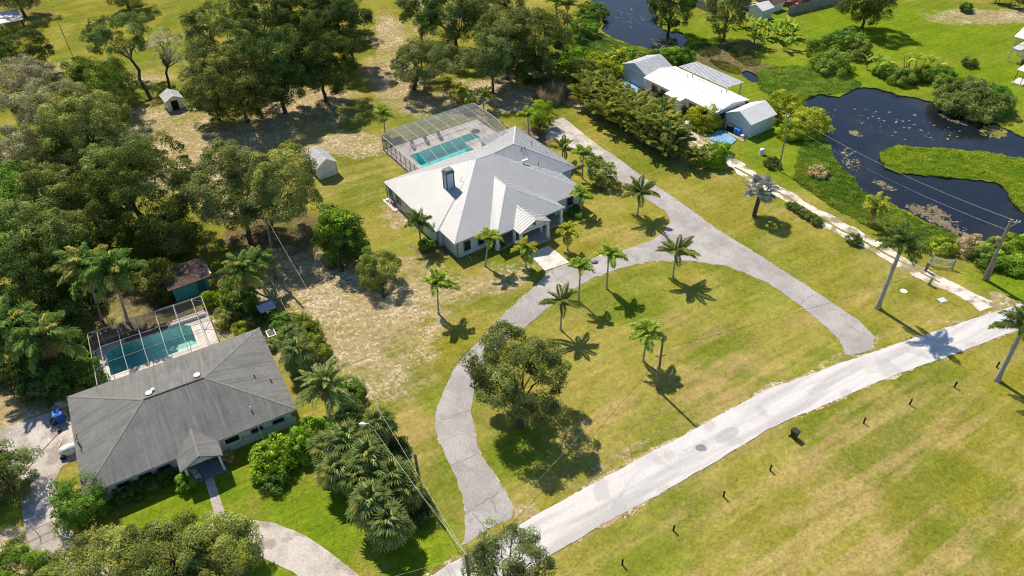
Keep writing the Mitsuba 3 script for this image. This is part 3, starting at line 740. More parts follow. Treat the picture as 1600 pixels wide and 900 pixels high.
put(H2, 'service_mast', MB().tube([q, q + [0, 0, .9]], .05, 6, (.12, .12, .13)).tube([at(118, 680, 3.3), at(127, 697, 2.95)], .045, 6, (.1, .1, .1)).tube([at(120, 678, 3.6), at(118, 688, 3.2)], .04, 6, (.1, .1, .1)).ply('painted'))
put(H2, 'gutter_pipe', MB().tube([at(402, 664, 2.5), at(414, 692, .1)], .05, 6, (.7, .7, .7)).ply('painted'))
fence = thing('privacy_panel', 'brown wooden privacy panel at the back corner of the teal pool deck', 'fence')
for i in range(20):
    x = 2.95 + i * .155
    put(fence, 'board', MB().box(x, x + .145, 23.62, 23.66 + .008 * (i % 3), .1, 1.85 + .02 * math.sin(i * 2.3), (.20 + .02 * math.sin(i * 1.7), .115 + .01 * math.sin(i * 2.9), .065), F2).ply('matte'))
spa = thing('spa_tub', 'dark raised tub at the far side of the teal pool deck', 'hot tub')
put(spa, 'shell', MB().box(6.2, 10.9, 22.75, 23.35, .13, .55, (.06, .045, .04), F2).ply('painted'))
put(spa, 'ledge', MB().box(11.2, 15.4, 22.6, 23.35, .13, .5, (.55, .52, .49), F2).ply('painted'))


# --- gabled sheds and outbuildings: generic
def gable_shed(name, label, cat, fr, L, W_, hw, hp, wall, roofm, over=.25, door=None, seam=.4, seg=None):
    """L along local x (ridge direction), W_ along y; origin at the near left corner."""
    k = thing(name, label, cat)
    o = over
    s = (hp - hw) / (W_ / 2)
    zo = hw - o * s
    ps = [ccw(p) for p in [[(-o, -o, zo), (L + o, -o, zo), (L + o, W_ / 2, hp), (-o, W_ / 2, hp)], [(-o, W_ + o, zo), (-o, W_ / 2, hp), (L + o, W_ / 2, hp), (L + o, W_ + o, zo)]]]
    put(k, 'roof', mikit.ply(planes([p + [0, 0, .08] for p in ps], fr, .07), roofm))
    if seam:
        put(k + '__roof', 'seam', mikit.ply(seams([p + [0, 0, .08] for p in ps], fr, seam, .03, .025), roofm), stuff=True)
    b = MB().box(0, L, 0, W_, 0, hw - .02, fr=fr)
    for x in (0.0, L):
        t = fr(np.array([[x, 0, hw - .02], [x, W_, hw - .02], [x, W_ / 2, hp - .02]]))
        b.add(t, [[0, 1, 2]])
    put(k, 'wall', b.ply(wall))
    return k


fs = Frame(at(*(950 + 1250 * .175, 80 + 780 * .175)), A34)
G1 = gable_shed('garage', 'pale blue garage with a white gable roof and blue barrels in front', 'garage', fs, 6.1, 5.2, 2.6, 3.9, 'blue_grey_wall', 'white_roof', .2)
put(G1, 'garage_door', MB().box(-.05, 0.0, 1.3, 3.9, .02, 2.1, (.45, .53, .58), fs).ply('painted'))
fl = Frame(at(950 + 330 * .175, 80 + 350 * .175), A34)
G2 = gable_shed('garage', 'pale blue gabled garage at the far left end of the white-roofed bungalow', 'garage', fl, 6.2, 6.3, 3.0, 4.2, 'blue_grey_wall', 'tin_roof', .25)
put(G2, 'garage_door', MB().box(-.05, 0.0, .8, 5.4, .02, 2.5, (.40, .50, .58), fl).ply('painted'))
wc = at(950 + 968 * .175, 80 + 548 * .175, 3.0)
fw = Frame([wc[0], wc[1], 0], math.radians(35 + 90))               # x runs along the bungalow, away from the near gable
BG = thing('bungalow', 'long white bungalow with low bright white roof between two garages', 'house')
Lb, Wb = 17.4, -8.0
pb = [ccw(p) for p in [[(-.1, .1, 3.0), (Lb, .1, 3.0), (Lb, -4.0, 3.75), (-.1, -4.0, 3.75)], [(-.1, -8.1, 3.0), (-.1, -4.0, 3.75), (Lb, -4.0, 3.75), (Lb, -8.1, 3.0)], [(6.9, .1, 3.0), (10.7, .1, 3.0), (10.7, 1.4, 2.8), (6.9, 1.4, 2.8)]]]
put(BG, 'roof', mikit.ply(planes(pb, fw, .14), 'white_roof'))
put(BG + '__roof', 'seam', mikit.ply(seams(pb, fw, .6, .03, .03), 'white_roof'), stuff=True)
put(BG, 'wall', MB().box(.3, Lb - .3, -7.7, -.35, 0, 2.9, fr=fw).box(7.2, 8.6, -.35, 1.0, 0, 2.68, fr=fw).add(fw(np.array([[.3, -7.7, 2.9], [.3, -.35, 2.9], [.3, -4.0, 3.6]])), [[0, 1, 2]]).ply('white_wall'))
for x in (5.6, 12.6, 14.8, 2.8):
    window(BG, fw, (x, -.33, 1.6), 1.2, 1.2, 'y', out=1)
window(BG, fw, (.28, -2.0, 1.6), 1.3, 1.1, 'x', out=-1)
window(BG, fw, (.28, -5.6, 1.6), .8, 1.2, 'x', out=-1)
put(BG, 'door', MB().box(9.3, 10.3, -.34, -.28, .05, 2.15, (.10, .10, .11), fw).ply('painted'))
for q in ((1074, 118), (1082, 117.5), (1127.5, 142.5), (1135.5, 141)):
    c = at(*q, 3.75)
    put(BG, 'vent_pipe', MB().tube([c + [0, 0, -.5], c + [0, 0, .25]], .09, 8, (.55, .55, .55)).ply('painted'))
cp = thing('carport', 'flat grey corrugated canopy roof behind the white bungalow', 'carport')
fc = Frame(at(950 + 1060 * .175, 80 + 335 * .175, 3.0) * [1, 1, 0], math.radians(35 + 90))
pc = [ccw([(-.2, -4.4, 3.05), (11.4, -4.4, 3.05), (11.4, .3, 3.35), (-.2, .3, 3.35)])]
put(cp, 'roof', mikit.ply(planes(pc, fc, .08), 'tin_roof'))
put(cp + '__roof', 'seam', mikit.ply(seams(pc, fc, .45, .05, .05), 'tin_roof'), stuff=True)
for x in (.2, 3.9, 7.6, 11.2):
    put(cp, 'post', MB().box(x - .07, x + .07, -4.2, -4.06, 0, 3.0, (.6, .6, .6), fc).ply('painted'))
w = at(512, 280)
f3 = Frame(F1.o * 0 + at(512.5, 279), math.radians(36))
f3 = Frame(at(512.5, 279) + np.array([-.0, 0, 0]), math.radians(125))
S1 = gable_shed('garden_shed', 'small white shed with a silver tin gable roof on the dry lawn', 'shed', f3, 3.9, -2.9, 2.2, 3.2, 'white_wall', 'tin_roof', .28) if 0 else None
fx = Frame(at(528, 271.5), math.radians(125))
S1 = gable_shed('garden_shed', 'small white shed with a silver tin gable roof on the dry lawn', 'shed', fx, 4.2, 3.0, 2.25, 3.25, 'white_wall', 'tin_roof', .28)
put(S1, 'corner_trim', MB().box(-.03, .05, -.03, .05, 0, 2.2, (.25, .26, .28), fx).ply('painted'))
fx2 = Frame(at(289, 168), math.radians(125))
S2 = gable_shed('garden_shed', 'tiny old shed with a rusty tin roof under tall sparse trees', 'shed', fx2, 3.3, 2.8, 2.0, 2.7, 'white_wall', 'tin_roof', .25)
put(S2, 'doorway', MB().box(-.04, 0.0, .9, 2.1, 0, 1.8, (.02, .02, .02), fx2).ply('matte'))
dd = lambda x, y: (240 + x / 9, 380 + y / 9)
ft = Frame(at(*dd(330, 830)), math.radians(33))
S3 = thing('garden_shed', 'teal garden shed with a brown lean-to roof beside the teal pool', 'shed')
pt = [ccw([(-.5, -.45, 2.35), (4.75, -.45, 2.35), (4.75, 3.0, 3.2), (-.5, 3.0, 3.2)])]
scene['brown_roof'] = principled(proc(lambda p, n, uv: mix((0.085, 0.055, 0.05), (0.17, 0.115, 0.10), fbm(p.x * 1.5, p.y * 1.5, p.z, 4)) * (.8 + .4 * cell_rand(p.x * 3, p.y * 3, 0))), .9, .1)
put(S3, 'roof', mikit.ply(planes(pt, ft, .1), 'brown_roof'))
put(S3, 'wall', MB().box(0, 4.3, 0, 2.7, 0, 2.36, fr=ft).ply('teal_wall'))
put(S3, 'door', MB().box(2.9, 3.9, -.05, 0, .05, 1.9, (.03, .10, .11), ft).ply('painted'))
put(S3, 'side_panel', MB().box(4.42, 5.0, .2, 2.4, 2.2, 2.28, (.55, .6, .68), ft).box(4.9, 4.98, .2, .28, 0, 2.2, (.4, .4, .42), ft).ply('painted'))
cl = thing('pavilion', 'pale flat-roofed open shelter on dark posts at the far left corner', 'shelter')
pv = Frame(at(35.5, 29.5, 3.0) * [1, 1, 0], math.radians(35))
put(cl, 'roof', mikit.ply(planes([ccw([(-9, 0, 3.0), (0, 0, 3.0), (0, 6.6, 3.35), (-9, 6.6, 3.35)])], pv, .22), 'tin_roof'))
for x, y in ((-.3, .3), (-.3, 6.2), (-8.6, .3), (-8.6, 6.2), (-4.5, .3)):
    put(cl, 'post', MB().box(x - .12, x + .12, y - .12, y + .12, 0, 2.9, (.06, .05, .045), pv).ply('painted'))
# house on posts at the right edge
SH = thing('stilt_house', 'pale house on tall posts cut off by the right edge', 'house')
so = Frame(at(1540 + 245 / 7.5, 40 + 415 / 7.5), math.radians(-52))
put(SH, 'roof', mikit.ply(planes([ccw(p) for p in [[(-.4, -.5, 4.9), (9, -.5, 4.9), (9, 4.2, 6.3), (-.4, 4.2, 6.3)], [(-.4, 8.9, 4.9), (9, 8.9, 4.9), (9, 4.2, 6.3), (-.4, 4.2, 6.3)]]], so, .15), 'white_roof'))
put(SH, 'floor', MB().box(0, 9, 0, 8.4, 2.25, 2.6, (.72, .73, .75), so).ply('painted'))
put(SH, 'wall', MB().box(2.6, 9, 2.0, 8.2, 2.6, 4.8, fr=so).ply('white_wall'))
for x in (.1, 2.3, 4.6, 6.9):
    for y in (.1, 4.2, 8.2):
        put(SH, 'post', MB().box(x - .1, x + .1, y - .1, y + .1, 0, 2.25, (.70, .71, .73), so).ply('painted'))
for x in (0, 2.2, 4.5, 6.8, 9):
    put(SH, 'porch_post', MB().box(x - .06, x + .06, 0, .12, 2.6, 4.9, (.70, .72, .74), so).ply('painted'))
for z in (3.5, 4.75):
    put(SH, 'porch_rail', MB().box(0, 9, .02, .1, z, z + .08, (.70, .72, .74), so).ply('painted'))
put(SH, 'porch_screen', mikit.ply((so(np.array([[0, .06, 2.62], [9, .06, 2.62], [9, .06, 4.85], [0, .06, 4.85]])), np.array([[0, 1, 2], [0, 2, 3]])), 'screen'))
slo = Frame(at(1540 + 310 / 7.5, 40 + 670 / 7.5), math.radians(-52))
aw = thing('awning', 'low white awning roof on dark posts beside the house on posts', 'awning')
put(aw, 'roof', mikit.ply(planes([ccw([(-.1, -.2, 2.6), (6, -.2, 2.6), (6, 3, 2.9), (-.1, 3, 2.9)])], slo, .12), 'white_roof'))
for x in (.1, 1.3, 3.2):
    put(aw, 'post', MB().box(x, x + .1, 0, .1, 0, 2.5, (.12, .12, .12), slo).ply('painted'))
put(aw, 'slab', MB().box(-.1, 6, -.3, 2.8, 0, .2, (.62, .58, .55), slo).ply('painted'))


def wood_fence(name, label, pts, h, col, pitch=.22, cap=False):
    k = thing(name, label, 'fence')
    ang = math.atan2(pts[1][1] - pts[0][1], pts[1][0] - pts[0][0])
    L = np.linalg.norm(pts[1] - pts[0])
    fr = Frame(pts[0], ang)
    n = int(L / pitch)
    for i in range(n):
        t = .85 + .3 * meshkit.noise(np.array([[i * .7, 3.0, ang]]))[0]
        put(k, 'board', MB().box(i * pitch, (i + .94) * pitch, -.015, .015 + .006 * (i % 2), 0, h + .05 * math.sin(i * 1.3), np.array(col) * t, fr).ply('matte'))
    for x in np.arange(0, L, 2.4):
        put(k, 'post', MB().box(x - .06, x + .06, .03, .15, 0, h + .08, np.array(col) * .8, fr).ply('matte'))
    return k


wood_fence('board_fence', 'weathered grey board fence along the far lot, right of the yellow strip', [at(1231, 24), at(1345, -4)], 1.9, (.30, .29, .28), .3)
wood_fence('board_fence', 'short grey board fence above the yellow grass strip by the far pond', [at(1073, 6), at(1120, 22)], 1.7, (.33, .32, .31), .3)
wood_fence('board_fence', 'short brown-grey board fence beside the dry reed clump', [at(834, 162), at(858, 152)], 1.9, (.20, .165, .15), .25)
# far lot
fo = Frame(at(1188, 34), A34)
gable_shed('garden_shed', 'small pale shed with a white roof in the cluttered far lot', 'shed', fo, 3.6, 3.6, 2.4, 3.2, 'blue_grey_wall', 'white_roof', .2)
fo2 = Frame(at(1206, 20), A34)
gable_shed('garden_shed', 'low shed with a faded brown roof in the cluttered far lot', 'shed', fo2, 3.6, 3.0, 1.9, 2.5, 'white_wall', 'brown_roof', .2)


# ----------------------------------------------------------------------------- vegetation
def unit(v):
    return v / (np.linalg.norm(v, axis=-1, keepdims=True) + 1e-9)


def leaf_cloud(rng, cen, rad, per, size, col, vary=.30, centre=None, up=.35, shag=.3, aspect=.55, yellow=.12):
    """Leaf cards spread over clumps. cen (n,3), rad (n)."""
    n = len(cen)
    idx = np.repeat(np.arange(n), per)
    m = len(idx)
    d = unit(rng.normal(size=(m, 3)) + np.array([0, 0, up]))
    if centre is not None:
        d = unit(d + .45 * unit(cen[idx] - centre))
    r = rad[idx] * (1 - shag + shag * 1.6 * rng.random(m))
    p = cen[idx] + d * r[:, None] * np.array([1, 1, .8])
    nrm = unit(d * .8 + [0, 0, .25] + rng.normal(size=(m, 3)) * .34)
    a = unit(np.cross(nrm, rng.normal(size=(m, 3))))
    b = np.cross(nrm, a)
    s = size * (.65 + .7 * rng.random(m))[:, None]
    v = np.stack([p - a * s * .5 + b * s * aspect * .5, p + a * s * .55 - nrm * s * .12, p - a * s * .5 - b * s * aspect * .5], 1).reshape(-1, 3)
    f = np.arange(m * 3).reshape(-1, 3)
    cc = (1 + vary * rng.normal(size=n))[idx] * (1 + .14 * rng.normal(size=m))
    y = (yellow * rng.random(n))[idx] + .06 * rng.random(m)
    c = np.asarray(col)[None] * cc[:, None]
    c = c * np.stack([1 + 1.2 * y, 1 + .75 * y, 1 - y], 1)
    return v, f, np.repeat(np.clip(c, .004, .8), 3, axis=0)


OAK, DARK, GREY, OLIVE = (.082, .104, .032), (.050, .072, .020), (.165, .180, .112), (.124, .148, .044)
LIGHT, BRIGHT, YELL, GREENS = (.095, .135, .028), (.100, .165, .018), (.165, .19, .022), (.062, .110, .020)


def limb(rng, a, b, sag=.15, n=5):
    t = np.linspace(0, 1, n)[:, None]
    L = np.linalg.norm(b - a)
    w = rng.normal(size=(n, 3)) * L * .035
    w[0] = w[-1] = 0
    return a + (b - a) * t + w + np.array([0, 0, 1.0]) * (np.sin(t * math.pi) * L * sag)


def tree(px, py, zc, R, H, col, label, cat='tree', name='oak_tree', base=None, dens=1.0, leaf=.26, clump=.95, seed=0, trunk=True, gaps=.09, n=None, lean=None, per=None, trunk_r=None, group=None, bare=False, yellow=.10, skirt=True):
    """Broadleaf tree: crown centred on a surveyed point at height zc, radius R, depth H."""
    rng = np.random.default_rng(int(abs(px * 7 + py * 13 + seed)))
    if skirt:
        H, zc = H * 1.22, zc - .13 * H
        if R >= 3.9 and cat == 'tree':
            H, zc, R = H * 1.16, zc + 2.9, R * .95
    leaf *= .86
    col = np.array(col) * (1 + .09 * rng.normal(size=3) * [.8, .3, 1]) * (1 + .08 * rng.normal())
    c = at(px, py, zc)
    b = at(*base) if base else np.array([c[0] + rng.normal() * R * .08, c[1] + rng.normal() * R * .08, 0])
    k = thing(name, label, cat, group)
    n = n or int(max(9, 4.8 * (R / clump) ** 2 * (.7 + .3 * H / R)))
    d = unit(rng.normal(size=(n, 3)) * [1, 1, .9] + [0, 0, .16])
    lob = .58 + .78 * meshkit.noise(d * 2.1 + seed + px * .01, 3)
    rr = (rng.random(n) ** .33)
    rr = np.where(rng.random(n) < .84, .82 + .18 * rr, .35 + .45 * rr)
    cen = c + d * (rr * lob)[:, None] * np.array([R, R, H * .5])
    cen = cen[rng.random(n) > gaps * meshkit.noise(cen * .35 + 11, 5) * 1.6]
    cen[:, 2] = np.maximum(cen[:, 2], .45)
    rad = clump * (.6 + .7 * rng.random(len(cen)))
    per = per or int(175 * dens * (clump / .95) ** 2 * (.26 / leaf) ** 2)
    v, f, cl = leaf_cloud(rng, cen, rad, per, leaf, col, centre=c - [0, 0, H * .3], yellow=yellow)
    if trunk:
        tb = MB()
        r0 = trunk_r or max(.10, .05 * R + .05)
        fork = b + (np.array([c[0], c[1], 0]) - b * [1, 1, 0]) * .45 + [0, 0, max(.6, (zc - H * .5) * .9 + .3)]
        tb.tube(limb(rng, b - [0, 0, .2], fork, .03), np.linspace(r0 * 1.25, r0 * .8, 5), 8)
        pick = rng.choice(len(cen), min(len(cen), 9 if not bare else 16), replace=False)
        for q in cen[pick]:
            e = fork + (q - fork) * .93
            pts = limb(rng, fork, e, .06)
            tb.tube(pts, np.linspace(r0 * .5, .025, 5), 5)
            for _ in range(2):
                w = rng.integers(2, 4)
                o2 = pts[w] + unit(rng.normal(size=3) + [0, 0, .4]) * np.linalg.norm(q - fork) * .35
                tb.tube([pts[w], (pts[w] + o2) / 2 + [0, 0, .1], o2], [r0 * .22, r0 * .15, .02], 4)
        put(k, 'trunk', mikit.ply(tb.arrays()[:2], 'bark', smooth=True))
    put(k, 'crown', mikit.ply((v, f), 'leaf', color=cl))
    return k


def shrub(px, py, R, H, col, label, cat='shrub', name='shrub', leaf=.2, clump=.5, group=None, dens=1.0, yellow=.12, seed=0, gaps=.1):
    return tree(px, py, H * .5, R, H, col, label, cat, name, leaf=leaf, clump=clump, trunk=True, group=group, dens=dens * 1.15, yellow=yellow, seed=seed, gaps=gaps, trunk_r=.05)


def frond_mesh(rng, L, width, n=26, droop=.9, rise=.6, col=(.07, .11, .02), tip=(.10, .13, .03), plume=.35, hang=.5, leafw=.05):
    """Feather frond: starts at the origin, heads along +x, rises then droops."""
    t = np.linspace(0, 1, n)
    ang = rise - droop * t ** 1.25 * 1.6
    dx, dz = np.cos(ang), np.sin(ang)
    st = L / (n - 1)
    x = np.concatenate([[0], np.cumsum(dx[:-1]) * st])
    z = np.concatenate([[0], np.cumsum(dz[:-1]) * st])
    sp = np.stack([x, np.zeros(n), z], 1)
    tan = np.stack([dx, np.zeros(n), dz], 1)
    nor = np.stack([-dz, np.zeros(n), dx], 1)
    mb = MB()
    mb.tube(sp[::3] if (n - 1) % 3 == 0 else sp, np.linspace(.035, .008, len(sp[::3] if (n - 1) % 3 == 0 else sp)), 4, (.13, .14, .05))
    V, C = [], []
    for i in range(2, n):
        tt = t[i]
        ll = width * (math.sin(math.pi * min(1, .12 + .88 * tt)) ** .55) * (.85 + .3 * rng.random())
        ll = max(ll, width * .28)
        for s in (-1, 1):
            for q in range(2):
                el = plume * rng.normal() - .1
                fwd = .45 + .45 * tt
                d = unit(tan[i] * fwd + np.array([0, s, 0]) * math.cos(el) + nor[i] * math.sin(el) * 1.2)
                b = sp[i] + tan[i] * st * .5 * q
                m_ = b + d * ll * .55
                e = b + d * ll * .95 + np.array([0, 0, -hang * ll * .5])
                wv = unit(tan[i] * 1.0 + nor[i] * .2 * rng.normal()) * leafw * (1.1 - .3 * tt)
                V.append([b - wv * .5, m_ - wv, e, m_ + wv])
                c = np.array(col) * (1 - tt) + np.array(tip) * tt
                C.append(np.tile(c * (.8 + .4 * rng.random()), (4, 1)))
    V, C = np.array(V).reshape(-1, 3), np.array(C).reshape(-1, 3)
    f = (np.arange(len(V) // 4) * 4)[:, None] + np.array([[0, 1, 2, 0, 2, 3]])
    mb.add(V, f.reshape(-1, 3), C)
    return mb


def fan_mesh(rng, L, R, col, seg=15, drop=.35):
    """Fan leaf: stalk of length L along +x, then a pleated, split, drooping blade of radius R."""
    mb = MB()
    p = np.array([[0, 0, 0], [L * .5, 0, L * .10], [L, 0, 0]])
    mb.tube(p, [.03, .022, .016], 4, (.12, .13, .04))
    V, C = [], []
    for i in range(seg):
        a = (i / (seg - 1) - .5) * math.radians(250)
        d = np.array([math.cos(a), math.sin(a), .12 * math.cos(a)])
        sd = np.array([-math.sin(a), math.cos(a), 0]) * R * .085
        o = np.array([L, 0, 0])
        m_ = o + d * R * .6 + [0, 0, .05 * R * (i % 2)]
        e = o + d * R * (.9 + .2 * rng.random()) + [0, 0, -R * (drop + .2 * rng.random())]
        V.append([o, m_ - sd, e, m_ + sd])
        C.append(np.tile(np.array(col) * (.75 + .5 * rng.random()), (4, 1)))
    V, C = np.array(V).reshape(-1, 3), np.array(C).reshape(-1, 3)
    f = (np.arange(seg) * 4)[:, None] + np.array([[0, 1, 2, 0, 2, 3]])
    return mb.add(V, f.reshape(-1, 3), C)


def blade_mesh(rng, L, W, col, rise=.9, droop=1.5, n=7):
    """Banana leaf: one broad arching blade."""
    t = np.linspace(0, 1, n)
    ang = rise - droop * t
    x = np.concatenate([[0], np.cumsum(np.cos(ang[:-1]))]) * L / (n - 1)
    z = np.concatenate([[0], np.cumsum(np.sin(ang[:-1]))]) * L / (n - 1)
    w = W * np.sin(math.pi * (.05 + .93 * t)) ** .6 * .5
    v = np.vstack([np.stack([x, -w, z + w * .35], 1), np.stack([x, 0 * w, z], 1), np.stack([x, w, z + w * .35], 1)])
    q = [[i, i + 1, n + i + 1, n + i] for i in range(n - 1)] + [[n + i, n + i + 1, 2 * n + i + 1, 2 * n + i] for i in range(n - 1)]
    c = np.array(col) * (.8 + .4 * rng.random((len(v), 1)))
    return MB().add(v, q, c)


def set_of(n, fn):
    return [fn(np.random.default_rng(100 + i)).ply('leaf') for i in range(n)]


YF = set_of(4, lambda r: frond_mesh(r, 2.3, .60, 22, 1.15, .75, (.13, .19, .022), (.17, .215, .032), .32, .25, .12))
YY = set_of(3, lambda r: frond_mesh(r, 2.2, .55, 22, 1.15, .8, (.24, .235, .025), (.20, .21, .028), .32, .3, .11))
YD = set_of(2, lambda r: frond_mesh(r, 2.0, .5, 19, 1.5, .15, (.22, .15, .05), (.24, .165, .07), .4, .8, .06))
CF = set_of(4, lambda r: frond_mesh(r, 2.6, .55, 25, .75, .45, (.125, .155, .035), (.16, .175, .055), .12, .7, .07))
QF = set_of(4, lambda r: frond_mesh(r, 3.9, .80, 31, 1.0, .85, (.105, .165, .042), (.135, .19, .05), .4, .7, .11))
QY = set_of(2, lambda r: frond_mesh(r, 3.7, .8, 31, 1.05, .7, (.21, .215, .05), (.25, .24, .07), .4, .7, .11))
RF = set_of(4, lambda r: frond_mesh(r, 3.6, .75, 31, .95, .72, (.085, .125, .03), (.115, .15, .04), .5, .6, .085))
DF = set_of(3, lambda r: frond_mesh(r, 3.9, .55, 34, .9, .9, (.13, .175, .045), (.19, .21, .075), .3, .35, .085))
AF = set_of(4, lambda r: frond_mesh(r, 2.7, .60, 20, .85, 1.2, (.225, .22, .035), (.18, .195, .035), .15, .6, .12))
AG = set_of(4, lambda r: frond_mesh(r, 2.7, .60, 20, .85, 1.2, (.10, .13, .03), (.14, .155, .04), .15, .6, .12))
AO = set_of(2, lambda r: frond_mesh(r, 2.6, .6, 20, 1.1, 1.05, (.21, .18, .035), (.18, .165, .035), .15, .6, .12))
FF = set_of(5, lambda r: fan_mesh(r, 1.15, 1.05, (.185, .222, .082)))
FY = set_of(3, lambda r: fan_mesh(r, 1.1, 1.0, (.22, .225, .08)))
BF = set_of(4, lambda r: fan_mesh(r, 1.45, 1.25, (.165, .175, .165), 17, .02))
BA = set_of(4, lambda r: blade_mesh(r, 2.4, .62, (.13, .19, .026)))
BY = set_of(2, lambda r: blade_mesh(r, 2.2, .6, (.25, .255, .035)))


def crown_of(k, rng, c, shapes, n, scale, t0=-.35, t1=.95, name='frond', sh=0.0, bias=1.0):
    """Fronds in a spiral round c; tilt runs from t0 (hanging) to t1 (upright)."""
    for i in range(n):
        u = (i + .5) / n
        az = i * 137.5 + rng.normal() * 9
        el = t0 + (t1 - t0) * u ** bias + rng.normal() * .07
        s = scale * (.88 + .24 * rng.random()) * (1 - .18 * u)
        shp = shapes[int(rng.integers(len(shapes)))] if callable(getattr(shapes, '__len__', None)) else shapes
        r = rng.normal() * 14
        put(k, name, {**shp, 'to_world': T().translate((c + [0, 0, sh * u]).tolist()).rotate([0, 0, 1], az).rotate([0, 1, 0], -math.degrees(el)).rotate([1, 0, 0], r).scale(s)})


def trunk_points(b, c, n=8, bend=0.0):
    t = np.linspace(0, 1, n)[:, None]
    return b + (c - b) * t + np.array([1.0, 0, 0]) * np.sin(t * math.pi) * bend


def lift(bx, by, cx, cy):
    """Height at which the crown's sight line passes nearest above the trunk's foot, and that point."""
    b = at(bx, by)
    zs = np.linspace(.5, 16, 800)
    d = np.array([np.linalg.norm((at(cx, cy, z) - b)[:2]) for z in zs])
    return b, at(cx, cy, zs[int(d.argmin())])


def palm(bx, by, cx, cy, label, kind='yard', scale=1.0, n=None, name='palm_tree', r=None, group=None, hi=None):
    rng = np.random.default_rng(int(bx * 3 + by * 5))
    b, c = lift(bx, by, cx, cy)
    k = thing(name, label, 'palm', group)
    h = c[2]
    r = r or .11
    tb = MB()
    pts = trunk_points(b - [0, 0, .15], c, 9)
    prof = np.interp(np.linspace(0, 1, 9), [0, .06, .15, .8, 1], [r * 1.7, r * 1.35, r, r * .85, r * .7])
    put(k, 'trunk', mikit.ply(tb.tube(pts, prof, 10).arrays()[:2], 'palm_bark', smooth=True))
    scale *= 1.08 if kind in ('yard', 'yellow', 'coco') else 1.0
    sets = dict(yard=(YF * 2 + YY[:1], 10, -.25, 1.05), yellow=(YY * 2 + YF[:1], 13, -.7, 1.1), coco=(CF, 12, -.25, 1.0), queen=(QF * 2 + QY, 20, -.55, 1.1), royal=(RF, 16, -.55, 1.05), date=(DF, 34, -.75, 1.25), young=(CF + AF, 12, .1, 1.15))
    shp, nn, t0, t1 = sets[kind]
    if kind in ('royal', 'yard', 'yellow'):
        sh = MB().tube(trunk_points(c - [0, 0, .9 * scale], c + [0, 0, .25], 5), [r * .8, r * .95, r * .85, r * .6, r * .3], 8, (.11, .15, .03) if kind != 'yellow' else (.24, .20, .03))
        put(k, 'crownshaft', sh.ply('painted', smooth=True))
    crown_of(k, rng, c, shp, n or nn, scale, t0, t1, sh=.15)
    if kind in ('yellow',):
        crown_of(k, rng, c - [0, 0, .25], YD, 5, scale, -.95, -.5, name='dead_frond')
    if kind == 'date':
        crown_of(k, rng, c - [0, 0, .35], YD, 10, 1.25 * scale, -1.1, -.6, name='dead_frond')
    if kind == 'queen':
        crown_of(k, rng, c - [0, 0, .3], YD, 3, 1.3 * scale, -1.0, -.6, name='dead_frond')
    return k


def fan_palm(px, py, zc, label, scale=1.0, n=30, shapes=None, group=None, name='fan_palm', h=None):
    rng = np.random.default_rng(int(px * 11 + py * 3))
    c = at(px, py, zc)
    k = thing(name, label, 'palm', group)
    b = np.array([c[0] + rng.normal() * .2, c[1] + rng.normal() * .2, -.1])
    put(k, 'trunk', mikit.ply(MB().tube(trunk_points(b, c, 6), np.full(6, .3 if shapes is BF else .19), 9).arrays()[:2], 'bark', smooth=True))
    crown_of(k, rng, c, shapes or (FF + FY[:1]), n, scale, -.9, 1.25, 'fan_leaf', .25)
    return k


def clump_palm(px, py, label, shapes, n=24, spread=.55, scale=1.0, h0=.2, name='palm_clump', cat='palm', group=None, hz=None, leafname='frond', stems=5, low=-.15):
    """Many arching fronds from a cluster of short stems."""
    rng = np.random.default_rng(int(px * 5 + py * 17))
    c = at(px, py)
    k = thing(name, label, cat, group)
    tb = MB()
    hz = hz if hz is not None else 1.2
    tops = []
    for i in range(stems):
        o = np.array([rng.normal() * spread, rng.normal() * spread, 0])
        t = c + o * 1.35 + [0, 0, hz * ((.5 + .6 * rng.random()) if low > -.3 else (.2 + .9 * (i + .5) / stems))]
        tb.tube([c + o, (c + o + t) / 2, t], [.07, .06, .045], 6)
        tops.append(t)
    put(k, 'stem', mikit.ply(tb.arrays()[:2], 'bark', smooth=True), stuff=True)
    per = max(1, n // stems)
    for t in tops:
        crown_of(k, rng, t, shapes, per, scale, low, .55, leafname, .15)
    return k


# --- oaks and other broadleaf trees
tree(808, 580, 4.0, 4.7, 5.6, OAK, 'lone spreading oak on the front lawn inside the driveway loop', base=(812, 668), dens=1.2, leaf=.24, clump=.85, gaps=.2)
tree(432, 290, 5.8, 5.6, 6.4, OLIVE, 'broad olive oak between the small white shed and the bare soil', base=(418, 372), leaf=.27)
tree(368, 285, 6.6, 5.8, 7.5, OAK, 'oak with a forked dark trunk left of the broad olive oak', base=(392, 380), leaf=.27, seed=3)
tree(225, 300, 6.5, 7.6, 8.5, DARK, 'huge dark oak crown behind the teal garden shed', leaf=.28, n=190)
tree(188, 265, 6.4, 4.4, 5, OLIVE, 'olive crown standing just behind the huge dark oak', leaf=.27)
tree(262, 366, 4.2, 3.7, 5, DARK, 'low dark oak shading the brown lean-to roof', leaf=.27)
tree(667, 93, 5.6, 6.3, 5.2, OAK, 'oak with a leaning bare trunk above the white-framed pool cage', skirt=False, base=(646, 140), leaf=.3, clump=1.0)
tree(497, 92, 6.2, 5.8, 7.5, DARK, 'rounded dark oak at the right front of the big grove', leaf=.31, clump=1.05)
tree(428, 105, 6.6, 6.4, 8.2, DARK, 'tall dark oak in the middle of the big grove', leaf=.31, clump=1.05)
tree(366, 130, 5.6, 5.4, 8, OAK, 'front oak of the big grove with a low hanging skirt', leaf=.31, clump=1.0)
tree(322, 128, 5.0, 4.0, 7, OAK, 'left-hand oak of the big grove beside the tiny old shed', leaf=.3, clump=.95)
